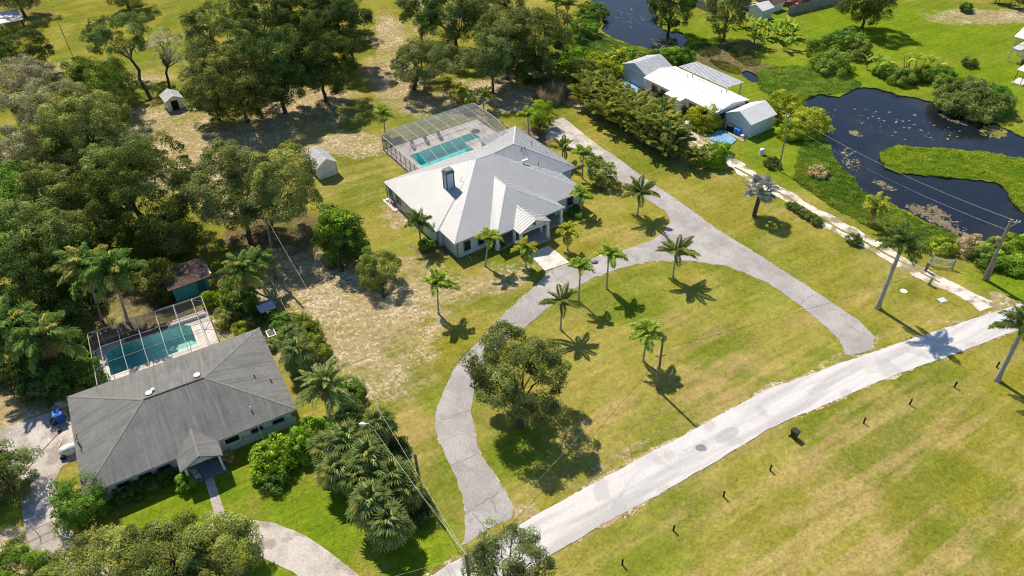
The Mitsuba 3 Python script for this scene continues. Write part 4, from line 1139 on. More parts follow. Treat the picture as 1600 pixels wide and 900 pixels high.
tree(345, 62, 6.8, 6.6, 8.0, OAK, 'wide oak at the upper left of the big grove', leaf=.32, clump=1.1)
tree(412, 32, 6.6, 6.2, 7, DARK, 'oak at the back of the big grove near the picture top', leaf=.33, clump=1.1)
tree(480, 28, 6.6, 6.4, 7.5, DARK, 'dark oak at the back right of the big grove', leaf=.33, clump=1.1)
tree(540, 42, 6.2, 4.8, 7, DARK, 'rightmost oak of the big grove beside the open sandy lane', leaf=.33, clump=1.1)
tree(520, -8, 6, 5.5, 7, OAK, 'oak cut by the picture top behind the big grove', leaf=.35, clump=1.15)
tree(655, 8, 5.5, 4.4, 5.0, OAK, 'thin oak right of the sandy lane at the picture top', leaf=.34, clump=1.05, gaps=.3)
tree(705, 22, 6.0, 6.2, 7, DARK, 'dark oak behind the leaning-trunk oak', leaf=.33, clump=1.1)
tree(765, 18, 6.2, 5.8, 7.2, OAK, 'oak at the picture top midway between lane and far pond', leaf=.33, clump=1.1)
tree(792, 58, 6.2, 5.4, 7.5, OAK, 'oak with several pale stems above the board fence', leaf=.31, clump=1.0, gaps=.28)
tree(845, 62, 5.8, 5.2, 7.5, DARK, 'dense dark oak beside the palm stems at the far pond', leaf=.31, clump=1.05)
tree(768, 85, 5.0, 4.0, 6, OAK, 'smaller oak between the leaning-trunk oak and the pale-stemmed oak', leaf=.3, clump=.95, gaps=.25)
tree(832, 112, 3.2, 3.2, 5, DARK, 'low dark tree hanging over the shaded sandy ground above the reed clump', leaf=.29, clump=.9)
tree(180, 52, 9.5, 5.4, 5.6, OAK, 'tall open oak leaning left over the grass field', skirt=False, base=(236, 156), leaf=.32, clump=.95, gaps=.35, n=105, trunk_r=.3)
tree(262, 78, 7.0, 4.0, 6.0, GREY, 'thin grey half-bare tree beside the tiny old shed', skirt=False, base=(264, 140), leaf=.22, clump=1.0, dens=.3, n=40, bare=True)
tree(150, 132, 5.0, 5.2, 5.4, GREENS, 'small green tree at the edge of the grass field', base=(187, 195), leaf=.31, clump=.95, gaps=.3)
tree(188, 130, 4.6, 2.6, 4, OLIVE, 'little olive tree beside the trunk of the tall open oak', base=(190, 192), leaf=.3, clump=.85)
tree(40, 140, 5.5, 5.5, 7, GREY, 'pale grey-green tree at the left edge below the shelter', leaf=.27, clump=1.1, dens=.7)
tree(85, 180, 5.0, 4.8, 7, GREY, 'grey-green willowy tree left of the olive tree', leaf=.27, clump=1.1, dens=.7)
tree(128, 200, 5.4, 5.6, 7.6, OLIVE, 'olive tree in the middle of the left woods', leaf=.29, clump=1.0)
tree(165, 178, 5.0, 3.6, 5.5, OLIVE, 'upright olive tree in front of the little field tree', leaf=.29, clump=.95, dens=.8)
tree(105, 245, 4.2, 3.6, 6, DARK, 'dark bushy tree between the sandy clearing and the olive tree', leaf=.29)
tree(205, 232, 4.2, 3.4, 4.5, GREY, 'grey-green tree behind the olive crown near the sandy yard', leaf=.27, dens=.75)
tree(30, 78, 3.2, 4.6, 6, DARK, 'round dark tree by the open shelter', leaf=.32, clump=.95)
tree(50, 112, 2.0, 2.4, 3.4, GREENS, 'low green bush below the round dark tree', leaf=.3, clump=.8, cat='bush')
tree(18, 235, 4, 3.8, 6, GREY, 'grey-green tree at the left edge above the sandy patch', leaf=.27, dens=.7)
tree(20, 312, 4.6, 4.4, 6.5, GREENS, 'bright-topped tree at the left edge below the sandy patch', leaf=.28)
tree(78, 305, 4.4, 4.4, 5.5, OLIVE, 'olive tree behind the bleached dead tree', leaf=.28)
tree(48, 372, 5.2, 4.8, 7, OLIVE, 'big rounded olive tree at the left edge of the woods', leaf=.28)
tree(98, 378, 5.0, 3.6, 6, OAK, 'rounded oak below the bleached dead tree', leaf=.27)
tree(35, 430, 4.6, 4.2, 6, DARK, 'dark oak above the leftmost queen palms', leaf=.27)
tree(148, 345, 4.0, 3.4, 6, DARK, 'dark oak between the bleached dead tree and the huge dark crown', leaf=.27)
tree(180, 380, 3.0, 3.0, 4.5, GREENS, 'small green tree in the gap above the queen palms', leaf=.26, gaps=.3)
tree(95, 440, 3.2, 3.0, 5, DARK, 'dark thicket tree behind the queen palms', leaf=.27)
tree(250, 440, 2.2, 2.4, 4, DARK, 'dark bush left of the teal garden shed', leaf=.26, cat='bush')
tree(120, 480, 2.0, 2.6, 3.5, DARK, 'dark bush between the queen palm trunks', leaf=.26, cat='bush')
tree(533, 372, 4.0, 3.2, 7.2, GREENS, 'dense dark green leafy tree standing alone on the bare soil', name='leafy_tree', leaf=.36, clump=.8, dens=1.3, base=(535, 425))
tree(524, 352, 6.4, 1.8, 2.4, BRIGHT, 'bright yellow-green top leaning out of the dense leafy tree', name='leafy_tree', leaf=.4, clump=.6, base=(534, 424))
tree(592, 420, 3.0, 2.6, 4.4, LIGHT, 'light green airy young tree on the littered dry lawn', leaf=.19, clump=.62, name='young_tree', base=(600, 466), gaps=.3, dens=.8)
tree(256, 884, 4.0, 3.8, 4.6, OAK, 'large oak cut by the bottom edge below the grey-roofed house', leaf=.21, clump=.8)
tree(160, 890, 4.6, 3.2, 4.2, OLIVE, 'smaller oak at the bottom edge left of the large one', leaf=.21, clump=.75)
tree(345, 862, 4.2, 3.0, 4.4, OLIVE, 'light oak at the bottom edge beside the curved concrete drive', leaf=.21, clump=.75)
tree(788, 888, 5.2, 3.1, 4.4, OAK, 'oak at the bottom edge hiding the end of the road', leaf=.19, clump=.62, gaps=.3)
tree(125, 790, 2.4, 2.1, 4.2, GREENS, 'bushy small tree between the concrete drive and the grey roof', leaf=.2, clump=.55, name='small_tree')
tree(2, 738, 3.2, 2.4, 5, OAK, 'oak cut by the left edge beside the concrete drive', leaf=.2, clump=.65)
tree(30, 898, 2.6, 2.6, 3.4, GREENS, 'bush in the bottom left corner beside the gate', leaf=.2, clump=.6, cat='bush', name='small_tree')
tree(90, 905, 2.4, 2.2, 3.0, OLIVE, 'bush at the bottom edge below the gate', leaf=.2, clump=.6, cat='bush', name='small_tree')
tree(845, 178, 2.8, 2.1, 3.4, BRIGHT, 'vivid green small tree beside the apron at the far end of the house', leaf=.26, clump=.6, name='small_tree', base=(843, 212))
tree(943, 270, 2.2, 1.9, 2.2, OLIVE, 'branching ornamental tree between the upper driveway and the house', leaf=.26, clump=.45, name='small_tree', base=(940, 300), gaps=.15, dens=1.3)
tree(1048, 5, 4.4, 4.6, 6.5, DARK, 'dark tree on the bank at the far end of the pond', leaf=.34, clump=1.0)
tree(1138, 14, 4.4, 4.0, 6.5, OAK, 'tree at the end of the short grey board fence', leaf=.32, clump=.9)
tree(1358, 0, 4.0, 5.2, 6, DARK, 'dark tree at the far end of the long board fence', leaf=.34, clump=1.0)
tree(14, -22, 5.0, 5.6, 7, OAK, 'oak just beyond the top left corner shading the field', leaf=.36, clump=1.1)
tree(185, -34, 5.0, 5.2, 7, OAK, 'oak just beyond the picture top above the field', leaf=.36, clump=1.1)
# dead tree
dt = thing('dead_tree', 'bleached grey dead tree bare of leaves in the left woods', 'dead tree')
_rng = np.random.default_rng(77)
_c, _b = at(88, 322, 6.0), at(100, 372)
_m = MB()
_m.tube(limb(_rng, _b, _c * .6 + _b * .4, .05), np.linspace(.2, .14, 5), 6, (.34, .31, .31))
for _i in range(46):
    _s = _b + (_c - _b) * (.45 + .45 * _rng.random())
    _e = _s + unit(_rng.normal(size=3) + [0, 0, .5]) * (1.2 + 2.4 * _rng.random())
    _p = limb(_rng, _s, _e, .08)
    _m.tube(_p, np.linspace(.06, .015, 5), 4, (.40, .37, .38))
    for _j in range(4):
        _q = _p[_rng.integers(2, 5)]
        _m.tube([_q, _q + unit(_rng.normal(size=3) + [0, 0, .3]) * (.5 + .7 * _rng.random())], [.022, .008], 3, (.42, .39, .40))
put(dt, 'branches', _m.ply('matte'))

# --- shrubs near the houses
shrub(430, 716, 2.1, 2.8, BRIGHT, 'bright green shrub in front of the grey-roofed house, nearer the path', leaf=.3, clump=.5)
shrub(487, 684, 2.2, 3.0, BRIGHT, 'bright green shrub at the right front corner of the grey roof', leaf=.3, clump=.5, seed=2)
shrub(430, 752, 1.1, 1.5, GREENS, 'small low shrub below the nearer bright shrub', leaf=.26, clump=.4)
shrub(290, 756, .75, 1.5, BRIGHT, 'small clipped round shrub left of the gabled porch', leaf=.14, clump=.32)
shrub(358, 716, .5, .6, (.30, .28, .10), 'small cream-leaved plant right of the gabled porch', 'plant', 'garden_plant', leaf=.2, clump=.25)
hd = [(196, 772), (213, 765), (230, 757), (245, 750), (258, 743)]
ORD = ['first', 'second', 'third', 'fourth', 'fifth', 'sixth', 'seventh', 'eighth', 'ninth', 'tenth', 'eleventh', 'twelfth']
for i, (x, y) in enumerate(hd):
    shrub(x, y, .95, 1.3, DARK, f'{ORD[4 - i]} dark hedge shrub from the porch along the front of the grey-roofed house', leaf=.18, clump=.4, name='hedge_shrub', group='front hedge of the grey-roofed house')
shrub(372, 462, 2.2, 3.2, GREENS, 'leafy green shrub right of the teal garden shed', leaf=.32, clump=.55)
shrub(330, 470, .9, 2.0, BRIGHT, 'narrow bright shrub at the right corner of the teal garden shed', leaf=.3, clump=.4)
shrub(352, 498, 1.3, 1.8, OLIVE, 'olive bush outside the right end of the beige pool cage', leaf=.22, clump=.45)
shrub(374, 514, .8, 1.2, YELL, 'round yellow shrub at the back edge of the grey roof', leaf=.16, clump=.35)
shrub(395, 500, 1.6, 1.0, DARK, 'low dark shrub between the yellow shrub and the little grey lean-to', leaf=.22, clump=.4)
for i, (x, y) in enumerate([(436, 502), (452, 505), (470, 503), (482, 516), (490, 534), (500, 552)]):
    shrub(x, y, 1.1, 1.3, (.10, .13, .022) if i > 1 else GREENS, f'{ORD[i]} hedge shrub from the chain-link fence end in the property line strip', leaf=.2, clump=.4, name='hedge_shrub', group='hedge strip along the property line')
shrub(120, 588, 2.4, 3.4, GREENS, 'leafy shrub against the back left corner of the grey roof', leaf=.3, clump=.6)
shrub(75, 600, 2.6, 3.6, DARK, 'dark shrub behind the blue bin', leaf=.3, clump=.6)
shrub(60, 545, 2.4, 3.6, GREENS, 'green shrub below the leftmost queen palms', leaf=.3, clump=.6)
shrub(118, 540, 1.8, 3.0, GREENS, 'green shrub outside the left wall of the beige pool cage', leaf=.28, clump=.55)
shrub(20, 570, 2.2, 3.2, DARK, 'dark shrub at the left edge above the sandy yard', leaf=.3, clump=.6)
shrub(668, 383, 1.0, 1.3, GREENS, 'dark green shrub at the jog in the left wall of the white-roofed house', leaf=.24, clump=.38)
shrub(903, 325, .5, .9, (.20, .06, .05), 'small reddish shrub at the right front corner of the house', leaf=.16, clump=.3)
shrub(898, 334, 1.0, .7, GREENS, 'low green shrub in front of the right front window', leaf=.18, clump=.32)
shrub(780, 385, .6, .7, DARK, 'dark low shrub beside the left porch column', leaf=.16, clump=.3)
shrub(928, 252, 1.3, 1.0, GREENS, 'low green shrub by the upper driveway at the house end', leaf=.22, clump=.4)
shrub(732, 162, 1.1, 1.4, BRIGHT, 'bright green shrub at the back of the white-framed pool cage', leaf=.24, clump=.45)
shrub(545, 612, 1.6, 1.6, GREENS, 'green shrub beneath the date palm', leaf=.24, clump=.45)
shrub(420, 540, 1.0, 1.0, OLIVE, 'small olive shrub at the back right corner of the grey roof', leaf=.2, clump=.35)
shrub(650, 795, 1.6, 1.6, DARK, 'dark shrub below the dark pole at the property line', leaf=.22, clump=.45)
shrub(616, 700, 1.4, 1.5, DARK, 'dark shrub under the street lamp', leaf=.22, clump=.45)
# --- shrubs on the pond side
shrub(1101, 186, 2.7, 3.4, (.115, .15, .02), 'round bush with yellow flowers in front of the white bungalow', leaf=.28, clump=.55, yellow=.5)
shrub(1088, 182, 1.2, 2.4, (.22, .20, .018), 'yellow flowering side of the bush in front of the white bungalow', leaf=.26, clump=.4)
shrub(1225, 170, 3.2, 4.2, YELL, 'yellow-green willow bush behind the right garage', leaf=.28, clump=.7)
shrub(1262, 193, 3.4, 4.0, YELL, 'yellow-green willow bush at the pond corner beside the slim utility pole', leaf=.28, clump=.7, seed=4)
shrub(1236, 205, 2.0, 2.6, YELL, 'smaller yellow-green bush in front of the willow bushes', leaf=.26, clump=.6)
shrub(1115, 246, 2.0, 3.2, BRIGHT, 'bright green bush right of the dark palm clump by the sand track', leaf=.3, clump=.55)
shrub(1128, 232, 1.2, 2.2, BRIGHT, 'thin bright bush closest to the front of the right garage', leaf=.28, clump=.5)
shrub(1035, 152, 1.6, 1.4, GREENS, 'low green shrub along the front wall of the white bungalow', leaf=.26, clump=.45)
shrub(1075, 172, 1.2, 1.6, DARK, 'dark shrub at the front step of the white bungalow', leaf=.24, clump=.45)
shrub(1288, 78, 3.4, 3.2, GREENS, 'left bush of the clump on the bright green lawn', leaf=.33, clump=.75)
shrub(1318, 66, 3.6, 3.6, GREENS, 'middle bush of the clump on the bright green lawn', leaf=.33, clump=.75)
shrub(1336, 80, 2.6, 2.8, LIGHT, 'right bush of the clump on the bright green lawn', leaf=.33, clump=.7)
shrub(1298, 100, 3.4, 3.0, LIGHT, 'front bush of the clump, nearest the marsh', leaf=.33, clump=.75)
for i, (x, y, r) in enumerate([(1385, 112, 2.0), (1408, 122, 2.2), (1425, 118, 2.0), (1450, 115, 2.2), (1468, 120, 2.6), (1478, 132, 2.0), (1500, 138, 2.2)]):
    shrub(x, y, r, 2.2, (GREENS, LIGHT)[i % 2], f'{ORD[i]} bank shrub from the left along the far shore of the near pond', leaf=.3, clump=.6, name='bank_shrub', group='shrubs along the far shore of the near pond')
shrub(1520, 156, 5.2, 4.2, (.075, .115, .03), 'big spreading bush on the far shore of the near pond', leaf=.36, clump=.9)
shrub(1488, 158, 3.0, 3.0, (.085, .12, .03), 'left shoulder of the big spreading shore bush', leaf=.36, clump=.8)
shrub(1553, 160, 3.0, 3.4, GREENS, 'dark right shoulder of the big spreading shore bush', leaf=.36, clump=.8)
shrub(1514, 99, 1.3, 1.4, DARK, 'small dark bush alone on the bright lawn', leaf=.26, clump=.5)
shrub(1510, 14, 1.3, 1.6, GREENS, 'small spiky green bush on the sandy far lawn', leaf=.34, clump=.5)
shrub(1334, 375, .9, 1.1, DARK, 'small dark shrub on the near edge of the sand track', leaf=.2, clump=.35)
for i, (x, y) in enumerate([(1236, 322), (1246, 329), (1256, 335), (1266, 341), (1275, 347)]):
    shrub(x, y, .7, .7, DARK, f'{ORD[i]} low hedge shrub from the silver palm along the sand track', leaf=.18, clump=.3, name='hedge_shrub', group='low hedge along the sand track')
shrub(1572, 395, 2.4, 2.2, (.10, .15, .02), 'bright bush right of the foot of the large utility pole', leaf=.3, clump=.6)
shrub(1592, 412, 2.0, 1.8, BRIGHT, 'bright bush at the right edge beyond the large utility pole', leaf=.3, clump=.6)
shrub(1538, 405, 1.6, 2.0, GREENS, 'dark green bush around the foot of the large utility pole', leaf=.28, clump=.5)
shrub(1475, 385, 1.5, 1.4, (.14, .17, .02), 'yellow-green bush behind the blue-grey gate', leaf=.26, clump=.5)
shrub(1602, 385, 2.0, 1.8, BRIGHT, 'bright bush at the right edge by the water', leaf=.3, clump=.6)
shrub(1278, 270, 1.3, 1.2, (.22, .19, .12), 'dry grey bush on the marsh by the near pond', leaf=.2, clump=.4)
shrub(1518, 385, 1.8, 2.2, (.20, .18, .10), 'dry straw-coloured bush left of the large utility pole', leaf=.22, clump=.5, dens=.8)
shrub(1207, 255, 1.2, 1.1, DARK, 'dark low shrub beside the white tank', leaf=.22, clump=.4)
for i, (x, y, r, c_) in enumerate([(880, 62, 2.6, BRIGHT), (912, 45, 3.0, GREENS), (925, 20, 3.4, GREENS), (895, 88, 2.6, BRIGHT), (908, 110, 2.8, LIGHT), (930, 98, 2.2, (.14, .17, .02)), (952, 108, 2.6, (.15, .17, .02)), (968, 92, 2.0, (.16, .18, .02)), (938, 125, 2.4, GREENS), (985, 92, 2.0, BRIGHT), (1008, 94, 2.2, LIGHT), (1030, 92, 2.2, GREENS), (1052, 90, 2.0, BRIGHT), (1070, 92, 2.0, GREENS), (880, 118, 2.2, LIGHT)]):
    shrub(x, y, r, 2.8, c_, ['bright thicket shrub under the palm stems at the far pond', 'big green thicket shrub on the left bank of the far pond', 'green thicket shrub on the left bank at the picture top', 'bright thicket shrub at the edge of the dense dark oak', 'light thicket shrub above the dry reeds', 'yellow-green thicket shrub left of the banana clump',
                             'yellow-green thicket shrub at the wall of the left garage', 'yellowish thicket shrub at the tip of the far pond', 'dark green thicket shrub between reeds and left garage', 'bright thicket shrub behind the left garage gable', 'light thicket shrub behind the left garage roof', 'green thicket shrub between left garage and bungalow roof', 'bright thicket shrub behind the white bungalow roof', 'green thicket shrub at the left end of the grey canopy roof', 'light thicket shrub just above the board fence and reeds'][i], leaf=.36, clump=.65, name='thicket_shrub', group='thicket shrubs between the far pond and the white bungalow')

# --- palms of the front yard and beyond
palm(685, 490, 683, 447, 'lone palm on the dry lawn left of the driveway', 'yard', 1.12, 9)
palm(758, 416, 763, 375, 'slim palm in front of the two front windows', 'yard', .9)
palm(822, 418, 821, 390, 'yellowing palm left of the front walk', 'yellow', .95)
palm(887, 391, 887, 364, 'palm with yellow lower fronds right of the portico', 'yellow', .9)
palm(904, 470, 907, 420, 'slim palm at the edge of the loop lawn opposite the front walk', 'yard', .85)
palm(948, 451, 951, 402, 'taller palm in a sandy ring at the upper edge of the loop lawn', 'yard', 1.0)
palm(876, 515, 878, 473, 'spiky palm on the loop lawn above the lone spreading oak', 'coco', 1.0)
palm(1005, 564, 1011, 524, 'palm in the middle of the loop lawn beside the wooden street pole', 'yard', 1.05, 17)
palm(1051, 433, 1057, 396, 'leaning coconut palm at the top of the loop lawn', 'coco', 1.15)
palm(996, 336, 1000, 303, 'grey-green palm in the island inside the upper driveway', 'coco', 1.15, 15)
palm(658, 384, 654, 349, 'dark palm at the left wall of the white-roofed house', 'royal', .72, 15)
palm(908, 333, 907, 308, 'palm at the right front corner of the house', 'yard', 1.0, r=.2)
palm(910, 279, 911, 243, 'slim palm between the house end and the upper driveway', 'yard', .95)
palm(878, 255, 879, 234, 'spreading palm at the house end beside the apron', 'coco', 1.05)
palm(602, 209, 599, 181, 'dark drooping palm outside the back corner of the white-framed pool cage', 'yard', 1.05)
palm(716, 168, 718, 145, 'golden-green palm behind the white-framed pool cage', 'yellow', 1.15)
palm(756, 171, 755, 150, 'small grey-green palm at the right back of the white-framed pool cage', 'coco', .95)
palm(826, 210, 825, 183, 'dark palm left of the vivid green small tree', 'yard', .95)
palm(1371, 481, 1409, 386, 'tall royal palm with a pale trunk by the sand track', 'royal', 1.0, r=.26, name='royal_palm')
palm(1558, 594, 1599, 513, 'tall royal palm at the right edge beyond the road', 'royal', 1.0, r=.26, name='royal_palm')
palm(1363, 352, 1371, 322, 'yellow-green palm on the pond side of the sand track', 'yellow', 1.0)
palm(872, 52, 869, 5, 'dark palm with a thick trunk at the picture top by the far pond', 'yard', 1.2, r=.25)
palm(888, 55, 886, 8, 'second palm stem at the picture top by the far pond', 'coco', 1.2)
palm(158, 500, 136, 425, 'left one of the two tall queen palms above the beige pool cage', 'queen', 1.15, 24, name='queen_palm', r=.16)
palm(200, 504, 178, 430, 'right one of the two tall queen palms above the beige pool cage', 'queen', 1.15, 24, name='queen_palm', r=.16)
palm(45, 585, 20, 520, 'queen palm at the left edge with yellow hanging fronds', 'queen', 1.25, 24, name='queen_palm', r=.16)
palm(95, 590, 72, 535, 'queen palm nearest the grey-roofed house on its left side', 'queen', 1.15, 24, name='queen_palm', r=.16)
palm(384, 476, 378, 428, 'feathery queen palm right of the teal garden shed', 'queen', .95, 24, name='queen_palm', r=.15)
palm(395, 455, 404, 412, 'second feathery queen palm near the grey pole', 'queen', .75, 18, name='queen_palm', r=.14)
palm(518, 660, 511, 606, 'large date palm with a shaggy trunk beside the grey-roofed house', 'date', .95, 38, name='date_palm', r=.26)
b_ = fan_palm(1190, 296, 4.3, 'silvery blue fan palm on the lawn beside the sand track', 1.0, 19, BF, name='silver_fan_palm')
for (x, y, z, s, lb) in [(465, 552, 3.0, .95, 'fan palm next to the right edge of the grey roof'), (455, 530, 2.4, .85, 'small fan palm at the back right corner of the grey roof'), (540, 690, 3.2, 1.0, 'left fan palm of the cluster by the lawn'), (575, 715, 3.6, 1.0, 'fan palm in the middle of the cluster by the lawn'),
                         (590, 665, 2.6, .9, 'fan palm half hidden under the street lamp'), (615, 745, 3.0, .95, 'fan palm next to the dark pole'), (560, 748, 2.4, .9, 'low fan palm between the middle and front of the cluster'), (580, 785, 3.4, 1.05, 'big pale fan palm near the front of the cluster'), (608, 820, 2.8, 1.0, 'front fan palm of the cluster, nearest the curved drive'),
                         (635, 770, 2.2, .8, 'low fan palm below the dark pole'), (548, 655, 2.2, .85, 'fan palm between the date palm and the street lamp'), (515, 700, 2.6, 1.0, 'fan palm at the left edge of the cluster beside the bright shrub'), (530, 735, 2.6, .95, 'fan palm at the lower left of the cluster by the lawn')]:
    fan_palm(x, y, z, lb, s * 1.15, 32)
HEDGE = [(918, 168), (930, 178), (945, 184), (955, 194), (970, 196), (980, 206), (995, 210), (1003, 222), (1018, 222), (1025, 234), (1040, 234), (1047, 246), (932, 164), (962, 180), (988, 196), (1012, 208), (1034, 222)]
for i, (x, y) in enumerate(HEDGE):
    clump_palm(x, y, (f'{ORD[i]} front-row areca clump from the board fence end of the tall hedge' if i < 12 else f'{ORD[i - 12]} back-row areca clump from the board fence end of the tall hedge'), (AF + AG[:2] + AO, AF + AO + AG, AG + AF)[i % 3] if i != 11 else AG, 77, .75, 1.2, name='areca_clump', group='areca hedge row beside the upper driveway', hz=3.6, stems=11, low=-.4)
clump_palm(1080, 262, 'dark palm clump left of the bright green bush by the sand track', AG, 26, .7, .95, hz=1.5)
clump_palm(1062, 250, 'small dark palm clump at the near end of the areca hedge', AG, 18, .5, .8, hz=1.0)
for (x, y, n_, s, lb) in [(1160, 44, 20, 1.1, 'banana clump left of the small pale shed'), (1182, 54, 22, 1.2, 'banana clump below the small pale shed'), (1205, 58, 22, 1.25, 'tall banana clump below the brown-roofed shed'), (1226, 56, 24, 1.3, 'banana clump at the edge of the bright lawn'), (1228, 76, 16, 1.0, 'low banana clump at the marsh edge'), (1366, 108, 18, 1.1, 'banana clump at the corner of the near pond'), (1442, 108, 16, 1.0, 'banana clump among the shore shrubs'), (1185, 72, 18, 1.0, 'banana clump standing over the muddy marsh'), (960, 100, 14, .9, 'yellowish banana clump at the left garage'), (1424, 108, 14, .9, 'small banana clump between two shore shrubs')]:
    clump_palm(x, y, lb, BA + BY[:1], n_, .7, s, name='banana_clump', cat='banana plant', hz=1.6, leafname='leaf')
for (x, y, s, lb) in [(1585, 14, 1.0, 'dark palm clump at the top right corner'), (1560, 6, .9, 'dark palm clump left of the top right corner')]:
    clump_palm(x, y, lb, AG, 26, .9, s * 1.2, hz=1.8)


def tuft_field(name, label, poly, n, h, cols, seed, w=.05, cat='grass', lean=.5):
    """Grass blades as real geometry: one mesh of many."""
    rng = np.random.default_rng(seed)
    x0, y0, x1, y1 = poly.bounds
    import shapely
    pts = np.column_stack([rng.uniform(x0, x1, n * 12), rng.uniform(y0, y1, n * 12)])
    pts = pts[shapely.contains_xy(poly, pts[:, 0], pts[:, 1])][:n]
    m = len(pts)
    dens = meshkit.fbm(np.column_stack([pts * .75, np.full(m, seed)]), 3)
    hh = h * (.15 + 3.2 * np.clip(dens - .25, 0, 1) ** 1.5) * (.7 + .6 * rng.random(m))
    az = rng.uniform(0, 2 * math.pi, m)
    d = np.stack([np.cos(az), np.sin(az)], 1)
    s = np.stack([-d[:, 1], d[:, 0]], 1) * w * (.7 + .8 * rng.random(m))[:, None]
    b = np.column_stack([pts, np.zeros(m)])
    tip = b + np.column_stack([d * (hh * lean * rng.random(m))[:, None], hh])
    S = np.column_stack([s, np.zeros(m)])
    v = np.stack([b - S, b + S, tip], 1).reshape(-1, 3)
    f = np.arange(m * 3).reshape(-1, 3)
    cols = np.asarray(cols)
    t = np.clip((dens - .5) * 2.6 + .5 + .3 * (meshkit.fbm(np.column_stack([pts * .12, np.full(m, 3.)]), 2) - .5) * 4 + .15 * rng.normal(size=m), 0, 1)[:, None]
    c = (cols[0] * (1 - t) + cols[1] * t) * (.75 + .5 * rng.random((m, 1)))
    scene[name] = mikit.ply((v, f), 'leaf', color=np.repeat(c, 3, axis=0))
    labels[name] = {'label': label, 'category': cat, 'kind': 'stuff'}


marsh1 = shore([(1180, 110), (1225, 100), (1300, 110), (1340, 125), (1350, 133), (1330, 145), (1275, 150), (1245, 156), (1200, 150), (1180, 135)], .5, .8, 41)
marsh2 = shore([(1262, 215), (1285, 205), (1300, 230), (1312, 262), (1335, 285), (1372, 312), (1400, 324), (1427, 340), (1452, 353), (1495, 367), (1540, 384), (1500, 384), (1470, 372), (1420, 352), (1385, 335), (1330, 312), (1290, 285), (1258, 262), (1245, 235)], .4, .8, 42)
marsh3 = shore([(1372, 240), (1393, 229), (1433, 231), (1493, 235), (1550, 240), (1610, 254), (1650, 262), (1640, 320), (1604, 336), (1582, 318), (1576, 295), (1553, 281), (1493, 278), (1407, 271), (1380, 261)], .4, .8, 43)
marsh4 = shore([(905, 60), (940, 50), (957, 62), (987, 73), (1013, 78), (1067, 79), (1080, 85), (1010, 90), (940, 98), (910, 85)], .4, .8, 44)
marsh5 = shore([(1066, 78), (1090, 62), (1126, 57), (1128, 64), (1100, 80), (1078, 82)], .3, .8, 45)
tuft_field('marsh_grass', 'soft green marsh grass between the two ponds and along the shores', unary_union([marsh1, marsh2, marsh4, marsh5]).difference(unary_union(pond_polys)), 90000, .34, [(.085, .15, .022), (.20, .25, .045)], 5, .09)
tuft_field('marsh_grass_001', 'long yellow-green grass on the tongue of land in the near pond', marsh3, 45000, .36, [(.115, .185, .018), (.22, .26, .028)], 6, .09)
weeds = shore([(1238, 262), (1262, 216), (1286, 206), (1312, 262), (1372, 312), (1452, 353), (1540, 384), (1500, 400), (1440, 392), (1380, 365), (1320, 338), (1262, 300), (1236, 280)], .6, .8, 50).difference(unary_union(pond_polys)).difference(marsh2)
tuft_field('pond_weeds', 'patchy green weeds between the sand track and the near pond', weeds, 30000, .28, [(.10, .165, .02), (.19, .22, .04)], 11, .09)
reed = shore([(837, 165), (850, 150), (868, 140), (892, 136), (897, 150), (880, 162), (858, 170)], .3, .5, 46)
tuft_field('reed_clump', 'tall dry grey-brown reeds beside the short brown-grey board fence', reed, 5000, 2.3, [(.16, .125, .085), (.22, .18, .12)], 7, .06, 'reeds', .4)
muds = [shore([(1085, 75), (1100, 68), (1120, 70), (1128, 82), (1110, 90), (1095, 88)], .4, .5, 47), shore([(1130, 72), (1160, 70), (1180, 85), (1190, 100), (1170, 105), (1145, 92)], .4, .5, 48), shore([(1100, 92), (1130, 95), (1160, 108), (1155, 118), (1125, 108)], .4, .5, 49)]
tuft_field('marsh_grass_002', 'olive and brown marsh weeds over the muddy ground behind the bungalow', unary_union(muds), 9000, .4, [(.085, .075, .03), (.17, .18, .04)], 8, .09)
# floating weed on the ponds
_rng = np.random.default_rng(9)
_V, _n = MB(), 0
mats = [(shore([(1440, 318), (1452, 312), (1470, 325), (1500, 345), (1518, 355), (1510, 366), (1490, 362), (1455, 348), (1425, 332), (1405, 322), (1412, 314)], .5, .6, 51), 1900, (.20, .165, .11)),
        (shore([(1322, 204), (1335, 201), (1352, 207), (1350, 213), (1335, 212)], .2, .4, 52), 500, (.24, .22, .11)), (shore([(1530, 203), (1545, 192), (1570, 196), (1578, 210), (1565, 218), (1535, 212)], .2, .5, 53), 1500, (.20, .20, .06)),
        (shore([(1300, 235), (1325, 225), (1345, 235), (1350, 260), (1335, 275), (1318, 255)], .4, .6, 54), 150, (.26, .24, .16)), (shore([(1270, 165), (1400, 160), (1500, 200), (1540, 225), (1400, 220), (1330, 200), (1300, 190)], .4, .8, 55), 90, (.30, .29, .24)),
        (shore([(1455, 165), (1480, 178), (1512, 195), (1530, 200), (1500, 196), (1465, 178)], .3, .5, 56), 420, (.19, .16, .10)), (shore([(1010, 60), (1040, 58), (1062, 66), (1060, 76), (1030, 76)], .3, .6, 57), 700, (.15, .16, .06)), (shore([(1036, 48), (1060, 40), (1062, 50), (1048, 54)], .3, .6, 58), 500, (.19, .20, .05)), (shore([(935, 5), (1010, 10), (1020, 40), (960, 45)], .3, .6, 59), 60, (.2, .22, .24)), (shore([(1350, 275), (1400, 285), (1430, 300), (1380, 300)], .3, .6, 60), 300, (.2, .17, .12))]
import shapely
